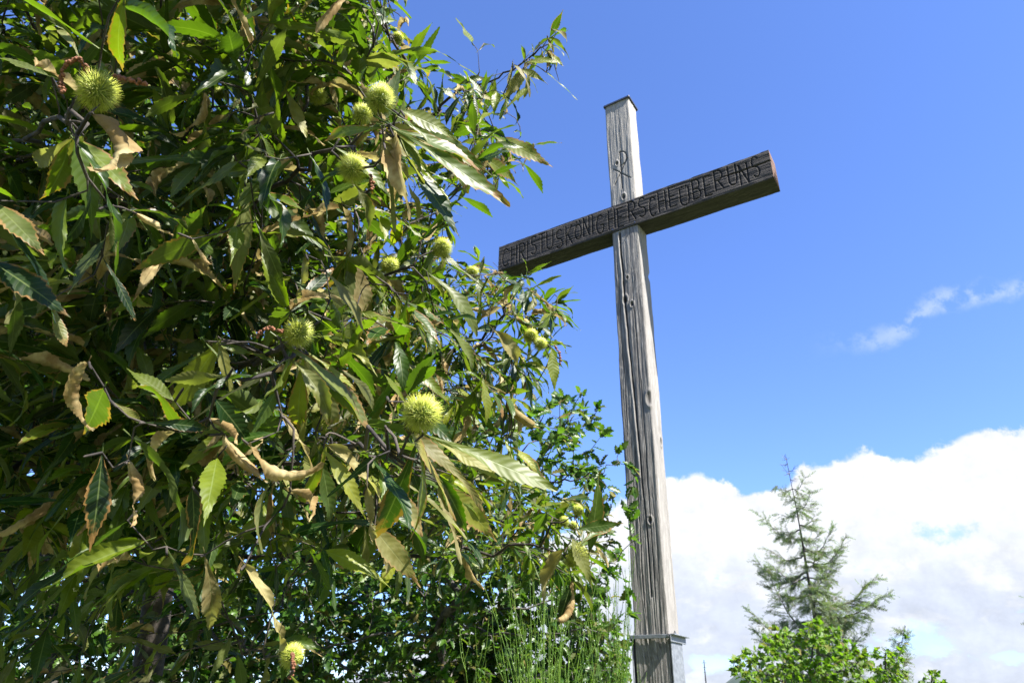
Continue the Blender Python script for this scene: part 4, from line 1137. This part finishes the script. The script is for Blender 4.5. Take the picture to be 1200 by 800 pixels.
# ------------------------------------------------------------------ oaks and other broadleaf trees
def build_oak(name, label, base, trunk_px, limbs, poly, drange, ntarget, seed, mat=MAT_OAK, leafL=(.05, .085), within=.42, step=.045, per_tip=5, rtip=.0022, seg=.09, group=None,
              extra=None, lob=4, wl=.28, cat='tree', rim=None, rmax=.16, sd=.7, droop=.15, bark=None):
    rs = np.random.default_rng(seed)
    bark = bark or MAT_BARK_OAK
    bx, by = base; gz = float(ground_z(bx, by))
    t = empty(name, (bx, by, gz)); tag(t, label, cat, group)
    sk = Skel()
    tp = [np.array([bx, by, gz-.15])]+[at(*q) for q in trunk_px]
    tr = catmull(tp, 6); tr[1:-1] += rs.normal(0, .01, (len(tr)-2, 3))
    tid = sk.add_path(tr); lid = []
    for L_ in limbs:
        P = catmull([at(*q) for q in L_], 6); P[1:-1] += rs.normal(0, .02, (len(P)-2, 3))
        s = int(np.argmin(np.linalg.norm(np.array(sk.P)-P[0], axis=1))); lid.append(sk.add_path(P[1:], s))
    nb = len(sk.chains)
    xs_ = [p[0] for p in poly]; ys_ = [p[1] for p in poly]
    px = rs.uniform(min(xs_), max(xs_), ntarget*3); py = rs.uniform(min(ys_), max(ys_), ntarget*3)
    m = in_poly(px, py, poly); px, py = px[m][:ntarget], py[m][:ntarget]
    tg = [at(a, b, c) for a, b, c in zip(px, py, rs.uniform(*drange, len(px)))]
    if rim: tg += [at(*q) for q in rim]
    if extra is not None: tg += list(extra(rs))
    tg = [q for q in tg if q[2] > float(ground_z(q[0], q[1]))+.12]
    sk.grow(tg, seg, jit=.6, sag=.04, w=.2, rs=rs)
    sk.radii(rtip, .5, rmax)
    P, R = sk.tubes(tid); V, Q = tubes([(P, np.maximum(R, np.linspace(R[0], rtip*3, len(R))))], 12); link('trunk', np_mesh('trunk', V, Q), bark, t)
    for ids in lid:
        V, Q = tubes([sk.tubes(ids)], 7); link('limb', np_mesh('limb', V, Q), bark, t)
    V, Q = tubes([sk.tubes(ids) for ids in sk.chains[nb:]], 4); link('twigs', np_mesh('twigs', V, Q), bark, t)['kind'] = 'stuff'
    pos, dr = leafing(sk, rs, nb, within, step, per_tip, 1.0, droop)
    pos = pos+rs.normal(0, .012, pos.shape)
    n = len(pos); print(name, 'leaves', n)
    nr = rs.normal(0, sd*.8, dr.shape)+SUND*.7+[0, 0, .2]; nr = norm(nr-(nr*dr).sum(1, keepdims=True)*dr)
    pro = [oak_proto(rs, lob, wl) for _ in range(8)]
    lv = np.stack([rs.beta(2, 2, n), rs.random(n)**8*.8, rs.random(n)*.3, np.ones(n)], 1)
    V, Q, U, C = bake(pro, rs.integers(0, 8, n), pos, dr, nr, rs.uniform(*leafL, n), lv)
    link('crown', np_mesh(name+'_crown', V, Q, uv=U, col=C), mat, t)
    return t

p = at(560, 800, 4.7)
build_oak('oak_tree', 'young oak tree whose small-leaved right twigs reach in front of the cross post', (p[0]-.3, p[1]),
          [(520, 800, 4.8), (515, 740, 4.8), (545, 690, 4.7), (585, 640, 4.7), (620, 560, 4.7), (660, 500, 4.7)],
          [[(515, 740, 4.8), (430, 745, 4.7), (350, 770, 4.8)], [(545, 700, 4.75), (470, 640, 4.9), (400, 600, 5.0)], [(600, 640, 4.7), (660, 650, 4.4), (720, 660, 4.3)], [(620, 570, 4.7), (670, 560, 4.4), (720, 545, 4.3)], [(530, 730, 4.7), (620, 745, 4.4), (700, 740, 4.3)]],
          [(330, 560), (420, 500), (520, 470), (600, 480), (640, 465), (690, 470), (700, 520), (725, 560), (700, 620), (735, 650), (715, 720), (735, 770), (740, 860), (320, 860)], (4.2, 5.8), 800, 5,
          rim=[(670, 500, 4.6), (650, 520, 4.6), (690, 530, 4.5), (700, 560, 4.5), (660, 545, 4.6), (710, 590, 4.4), (640, 500, 4.7), (620, 490, 4.7), (705, 510, 4.5), (700, 480, 4.5), (690, 500, 4.5), (735, 545, 4.3), (742, 570, 4.25), (738, 600, 4.25), (740, 635, 4.25), (735, 690, 4.25), (655, 470, 4.6), (680, 462, 4.6), (640, 480, 4.6), (725, 530, 4.35), (730, 660, 4.3), (738, 720, 4.3), (742, 610, 4.25)],
          leafL=(.055, .095), within=.34, step=.05, per_tip=6)
p = at(330, 800, 6.2)
build_oak('oak_tree', 'dense oak tree seen through gaps below the chestnut twigs', (p[0], p[1]),
          [(330, 800, 6.2), (340, 700, 6.2), (320, 600, 6.2), (300, 480, 6.2), (290, 350, 6.2)],
          [[(335, 740, 6.2), (420, 700, 6.0), (520, 680, 5.8)], [(335, 700, 6.2), (250, 650, 6.0), (180, 640, 5.9)], [(320, 600, 6.2), (420, 560, 6.1), (500, 520, 6.2)], [(310, 520, 6.2), (220, 460, 6.1), (150, 420, 6.1)]],
          [(60, 330), (200, 280), (380, 330), (500, 400), (560, 500), (590, 640), (600, 860), (40, 860)], (5.3, 7.4), 1300, 6, leafL=(.07, .115), within=.5, step=.05, per_tip=6, seg=.12, group=None)
p = at(60, 800, 5.4)
build_oak('oak_tree', 'shaded oak tree at the far left edge behind the chestnut branches', (p[0], p[1]),
          [(60, 800, 5.4), (50, 700, 5.4), (60, 560, 5.4), (40, 420, 5.4), (30, 250, 5.4)],
          [[(50, 700, 5.4), (130, 660, 5.2), (200, 600, 5.2)], [(60, 560, 5.4), (-40, 500, 5.2), (-150, 480, 5.2)], [(50, 480, 5.4), (130, 400, 5.3), (190, 330, 5.3)], [(55, 640, 5.4), (-50, 640, 5.2), (-120, 660, 5.2)]],
          [(-250, 150), (100, 100), (230, 200), (260, 400), (300, 600), (300, 860), (-250, 860)], (4.7, 6.6), 1100, 8, leafL=(.075, .12), within=.5, step=.05, per_tip=6, seg=.12)
p = at(430, 830, 6.0)
build_oak('hazel_shrub', 'low dense leafy shrub at the bottom centre behind the broom', (p[0], p[1]),
          [(430, 900, 6.0), (425, 820, 6.0), (440, 760, 6.0)], [[(430, 840, 6.0), (340, 780, 6.0)], [(430, 830, 6.0), (540, 770, 6.0)]],
          [(250, 690), (400, 670), (560, 690), (640, 730), (720, 760), (740, 1000), (230, 1000)], (5.5, 6.6), 700, 15, leafL=(.06, .10), within=.4, step=.05, per_tip=6, seg=.1, lob=2, wl=.38, cat='shrub')
p = at(650, 830, 5.7)
build_oak('hazel_shrub', 'dense leafy shrub behind the broom at the left foot of the cross', (p[0], p[1]),
          [(650, 900, 5.7), (645, 820, 5.7), (650, 760, 5.7)], [[(650, 840, 5.7), (600, 760, 5.7)], [(650, 830, 5.7), (700, 770, 5.6)]],
          [(530, 650), (600, 640), (660, 670), (705, 690), (738, 725), (742, 1000), (520, 1000)], (5.2, 6.2), 560, 17, leafL=(.06, .10), within=.36, step=.05, per_tip=6, seg=.1, lob=2, wl=.38, cat='shrub')
p = at(90, 900, 6.6)
build_oak('hazel_shrub', 'dark leafy shrub filling the bottom left corner behind the chestnut trunk', (p[0], p[1]),
          [(90, 950, 6.6), (95, 860, 6.6), (90, 760, 6.6)], [[(90, 860, 6.6), (10, 780, 6.6)], [(92, 840, 6.6), (200, 760, 6.6)]],
          [(-150, 600), (60, 580), (300, 620), (340, 700), (340, 1050), (-150, 1050)], (6.0, 7.6), 700, 18, leafL=(.07, .12), within=.45, step=.05, per_tip=6, seg=.12, lob=2, wl=.38, cat='shrub')
p = at(260, 850, 9.5)
build_oak('beech_tree', 'large broadleaf tree standing furthest back behind the oaks', (p[0], p[1]),
          [(260, 850, 9.5), (265, 700, 9.5), (255, 500, 9.5), (260, 300, 9.5), (250, 180, 9.5)],
          [[(262, 700, 9.5), (380, 640, 9.3), (500, 620, 9.2)], [(262, 680, 9.5), (130, 620, 9.3), (20, 600, 9.2)], [(257, 500, 9.5), (370, 420, 9.4), (440, 380, 9.3)], [(257, 480, 9.5), (120, 400, 9.4), (0, 380, 9.2)]],
          [(-150, 200), (120, 90), (300, 120), (400, 260), (460, 380), (540, 520), (580, 640), (600, 1000), (-150, 1000)], (8.4, 11.0), 1100, 19, leafL=(.12, .19), within=.6, step=.075, per_tip=7, seg=.2, lob=1, wl=.34)
# far-right broadleaf trees
p = at(945, 900, 14)
build_oak('maple_tree', 'bright green broadleaf tree standing low in front of the conifer', (p[0], p[1]),
          [(948, 850, 14), (950, 800, 14), (952, 760, 14)], [[(950, 810, 14), (900, 790, 14)], [(950, 800, 14), (1000, 780, 14)]],
          [(856, 768), (880, 758), (905, 738), (930, 732), (950, 722), (978, 730), (995, 755), (1015, 765), (1022, 785), (1035, 900), (850, 900)], (13.0, 15.2), 520, 11, mat=MAT_DECID, leafL=(.09, .15), within=.5, step=.08, per_tip=7, rtip=.005, seg=.16, lob=2, wl=.42, rmax=.12)
p = at(1036, 900, 17)
build_oak('young_broadleaf_tree', 'slim darker green young tree just right of the conifer', (p[0], p[1]),
          [(1036, 850, 17), (1036, 800, 17), (1038, 765, 17)], [],
          [(1022, 765), (1034, 758), (1050, 765), (1058, 752), (1062, 742), (1060, 775), (1064, 900), (1016, 900)], (16.6, 17.5), 110, 12, mat=MAT_DECID, leafL=(.10, .16), within=.4, step=.09, per_tip=6, rtip=.006, seg=.16, lob=2, wl=.40, rmax=.08)
p = at(1092, 900, 19)
build_oak('low_broadleaf_tree', 'small treetop poking into the bottom edge at the right of the young trees', (p[0], p[1]),
          [(1092, 850, 19), (1092, 810, 19), (1092, 790, 19)], [],
          [(1078, 795), (1086, 786), (1096, 786), (1106, 800), (1112, 900), (1070, 900)], (18.6, 19.4), 90, 13, mat=MAT_DECID, leafL=(.10, .16), within=.4, step=.09, per_tip=6, rtip=.006, seg=.16, lob=2, wl=.40, rmax=.08)

# ------------------------------------------------------------------ conifers
def build_conifer(name, label, pts_px, d, seed, spans, dead_top=True, nb=70, top_px=None):
    rs = np.random.default_rng(seed)
    P = [at(*q, d) for q in pts_px]
    bx, by = P[0][0], P[0][1]; gz = float(ground_z(bx, by))
    P = [np.array([bx+.02*d*.1, by, gz-.3])]+P
    t = empty(name, (bx, by, gz)); tag(t, label, 'tree')
    c = catmull(P, 10); L = np.concatenate([[0], np.cumsum(np.linalg.norm(np.diff(c, axis=0), axis=1))])
    H_ = L[-1]; R = np.maximum(.010*d/22, .0135*(H_-L)*(.8))
    V, Q = tubes([(c, R)], 9); link('trunk', np_mesh('trunk', V, Q), MAT_BARK_FIR, t)
    ch, pos, dr, dead = [], [], [], []
    zpy = project(c)[1]
    for k in range(nb):
        s = H_*(0.35+.65*(k+rs.uniform(0, 1))/nb); i_ = min(len(c)-2, np.searchsorted(L, s)-1); p0 = c[i_]
        yy = zpy[i_]
        reach = np.interp(yy, [q[0] for q in spans], [q[1] for q in spans])/FPX*d*rs.uniform(.45, 1.1)
        az = k*2.39996+rs.normal(0, .35)
        hd_ = np.array([math.cos(az), math.sin(az), 0])
        rise = rs.uniform(.05, .55)
        isdead = dead_top and yy < spans[1][0] 
        tip = p0+hd_*reach+np.array([0, 0, reach*rise]); mid = p0+hd_*reach*.5+np.array([0, 0, -reach*.06])
        b = catmull([p0, mid, tip], 8); b[1:] += rs.normal(0, .012*reach, (len(b)-1, 3))
        ch.append((b, np.linspace(.020*d/22*(0.5+reach), .004*d/22, len(b))))
        n_ = max(4, int(reach/.10*(22/d)))
        for q in np.linspace(.15, 1, n_):
            j_ = q*(len(b)-1); a0_ = int(min(j_, len(b)-2)); pp = b[a0_]+(b[a0_+1]-b[a0_])*(j_-a0_); T_ = norm(b[a0_+1]-b[a0_])
            for sg in (-1, 1):
                side = np.cross(T_, [0, 0, 1])*sg
                sub = norm(T_*rs.uniform(.4, 1.0)+side*rs.uniform(.4, 1.0)+np.array([0, 0, rs.uniform(-.5, .15)]))
                sl_ = reach*.34*(1.15-q)*rs.uniform(.5, 1.2)+.10
                e = pp+sub*sl_
                ch.append((np.array([pp, (pp+e)/2+[0, 0, -.01], e]), np.array([.006, .005, .003])*d/22))
                if isdead: continue
                for _ in range(max(2, int(sl_/.055))):
                    qq = rs.random(); pos.append(pp+(e-pp)*qq); dr.append(sub+rs.normal(0, .35, 3)+[0, 0, -.1])
    V, Q = tubes(ch, 3); link('branches', np_mesh('branches', V, Q), MAT_BARK_FIR, t)['kind'] = 'stuff'
    pos = np.array(pos); dr = norm(np.array(dr)); n = len(pos); print(name, n)
    m = rs.random(n) < .9; pos, dr = pos[m], dr[m]; n = len(pos)
    lv = np.stack([rs.beta(2, 2, n), rs.random(n)**4*.8, np.zeros(n), np.ones(n)], 1)
    V, Q, U, C = bake([needle_proto(rs) for _ in range(6)], rs.integers(0, 6, n), pos, dr, leaf_normals(dr, rs, .8, .6), rs.uniform(.17, .34, n)*d/22, lv)
    link('foliage', np_mesh(name+'_foliage', V, Q, uv=U, col=C), MAT_NEEDLE, t)
build_conifer('conifer_tree', 'thin grey-green conifer with a bare dead top rising in front of the cloud', [(965, 820), (957, 740), (946, 670), (936, 610), (927, 565), (921, 535)], 22, 31,
              [(530, 8), (562, 12), (575, 26), (620, 40), (660, 50), (700, 75), (740, 82), (800, 85), (900, 90)], nb=50)
build_conifer('larch_tree', 'narrow conifer tip right behind the slim young tree', [(1046, 830), (1050, 790), (1055, 760), (1061, 733)], 24, 32,
              [(720, 4), (722, 5), (745, 8), (770, 14), (800, 22), (900, 40)], dead_top=False, nb=34)
build_conifer('spruce_tree', 'conifer just outside the right edge with one branch tip showing', [(1246, 900), (1244, 800), (1242, 730), (1238, 660)], 22, 33,
              [(650, 4), (660, 8), (720, 32), (800, 40), (900, 60)], dead_top=False, nb=50)

# ------------------------------------------------------------------ broom
def build_broom(label, cx, cy_, n, h, spread, seed):
    rs = np.random.default_rng(seed); gz = float(ground_z(cx, cy_))
    t = empty('broom_shrub', (cx, cy_, gz)); tag(t, label, 'shrub', 'broom shrubs below the cross')
    ch = []; pos = []; dr = []
    for k in range(n):
        a_ = rs.uniform(0, 6.28); r_ = rs.uniform(.02, .10)
        p0 = np.array([cx+r_*math.cos(a_), cy_+r_*math.sin(a_), gz-.03])
        hh = h*rs.uniform(.45, 1.0)**.8; ln = spread*rs.uniform(.1, 1)
        tip = p0+np.array([math.cos(a_)*ln, math.sin(a_)*ln, hh]); mid = p0+np.array([math.cos(a_)*ln*.3, math.sin(a_)*ln*.3, hh*.55])+rs.normal(0, .02, 3)
        b = catmull([p0, mid, tip], 8); ch.append((b, np.linspace(.0036, .0011, len(b))))
        for q in range(rs.integers(2, 5)):
            i_ = rs.integers(5, len(b)-3); a2 = rs.uniform(0, 6.28); l2 = rs.uniform(.12, .4)*h/1.5
            e = b[i_]+np.array([math.cos(a2)*.22, math.sin(a2)*.22, .95])*l2
            m_ = b[i_]+np.array([math.cos(a2)*.16, math.sin(a2)*.16, .4])*l2
            c2 = catmull([b[i_], m_, e], 4); ch.append((c2, np.linspace(.0018, .0009, len(c2))))
            for _ in range(14): 
                u_ = rs.integers(0, len(c2)-1); pos.append(c2[u_]+(c2[u_+1]-c2[u_])*rs.random()); dr.append([rs.normal(0, .5), rs.normal(0, .5), .8])
        for _ in range(34):
            u_ = rs.integers(6, len(b)-1); pos.append(b[u_]+(b[u_+1]-b[u_])*rs.random()); dr.append([rs.normal(0, .5), rs.normal(0, .5), .8])
    V, Q = tubes(ch, 4); link('stems', np_mesh('stems', V, Q), MAT_BROOM, t)['kind'] = 'stuff'
    pos = np.array(pos); dr = norm(np.array(dr)); m = len(pos)
    V, Q, U, C = bake([oak_proto(rs, 1, .2)], np.zeros(m, int), pos, dr, leaf_normals(dr, rs), rs.uniform(.008, .016, m), np.ones((m, 4))*.5)
    link('leaves', np_mesh('broom_leaves', V, Q, uv=U, col=C), MAT_BROOM, t)['kind'] = 'stuff'
p = at(630, 800, 3.5); build_broom('tall feathery green broom shrub in the middle below the oak', p[0], p[1], 30, 1.62, .34, 41)
p = at(715, 800, 4.0); build_broom('broom shrub of thin upright stems at the left foot of the cross post', p[0], p[1], 20, 1.5, .26, 42)
p = at(570, 800, 3.8); build_broom('lower broom shrub left of the tall feathery one', p[0], p[1], 9, 1.2, .3, 43)

# slender mast far away beside the post
p = at(827, 796, 160); q = at(827, 772, 160)
tm = empty('radio_mast', (p[0], p[1], float(ground_z(p[0], p[1])))); tag(tm, 'tiny thin mast far away just right of the cross foot', 'mast')
g0 = float(ground_z(p[0], p[1]))
V, Q = tubes([(np.array([[p[0], p[1], g0], [p[0], p[1], (p[2])], [p[0], p[1], q[2]]]), np.array([.35, .16, .09]))], 8)
link('pole', np_mesh('pole', V, Q), MAT_CAP, tm)
arm = []
for k_ in range(3):
    z_ = q[2]-.6-1.0*k_; arm.append((np.array([[p[0]-.5+.1*k_, p[1], z_], [p[0]+.5-.1*k_, p[1], z_]]), np.array([.05, .05])))
for a_ in arm:
    V, Q = tubes([a_], 6); link('antenna_arm', np_mesh('antenna_arm', V, Q), MAT_CAP, tm)

# grass on the hilltop (below the frame from here)
rs = np.random.default_rng(77); n = 16000
rad_ = np.sqrt(rs.random(n))*8; an = rs.uniform(0, 6.28, n); gx = rad_*np.cos(an); gy = 3.5+rad_*np.sin(an); gzv = ground_z(gx, gy)
pos = np.stack([gx, gy, gzv-.01], 1); dr = norm(np.stack([rs.normal(0, .25, n), rs.normal(0, .25, n), np.ones(n)], 1))
bl = (np.array([[-.03, 0, 0], [.03, 0, 0], [.02, .5, .02], [-.02, .5, .02], [.003, 1, .12], [-.003, 1, .12]]), np.array([[0, 1, 2, 3], [3, 2, 4, 5]]), np.zeros((6, 2)))
V, Q, U, C = bake([bl], np.zeros(n, int), pos, dr, leaf_normals(dr+rs.normal(0, .1, dr.shape), rs, 0, 1), rs.uniform(.08, .25, n), np.ones((n, 4))*.5)
tag(link('grass', np_mesh('grass', V, Q, uv=U, col=C), MAT_GRASSBLADE), 'rough grass on the hilltop', 'grass', kind='stuff')
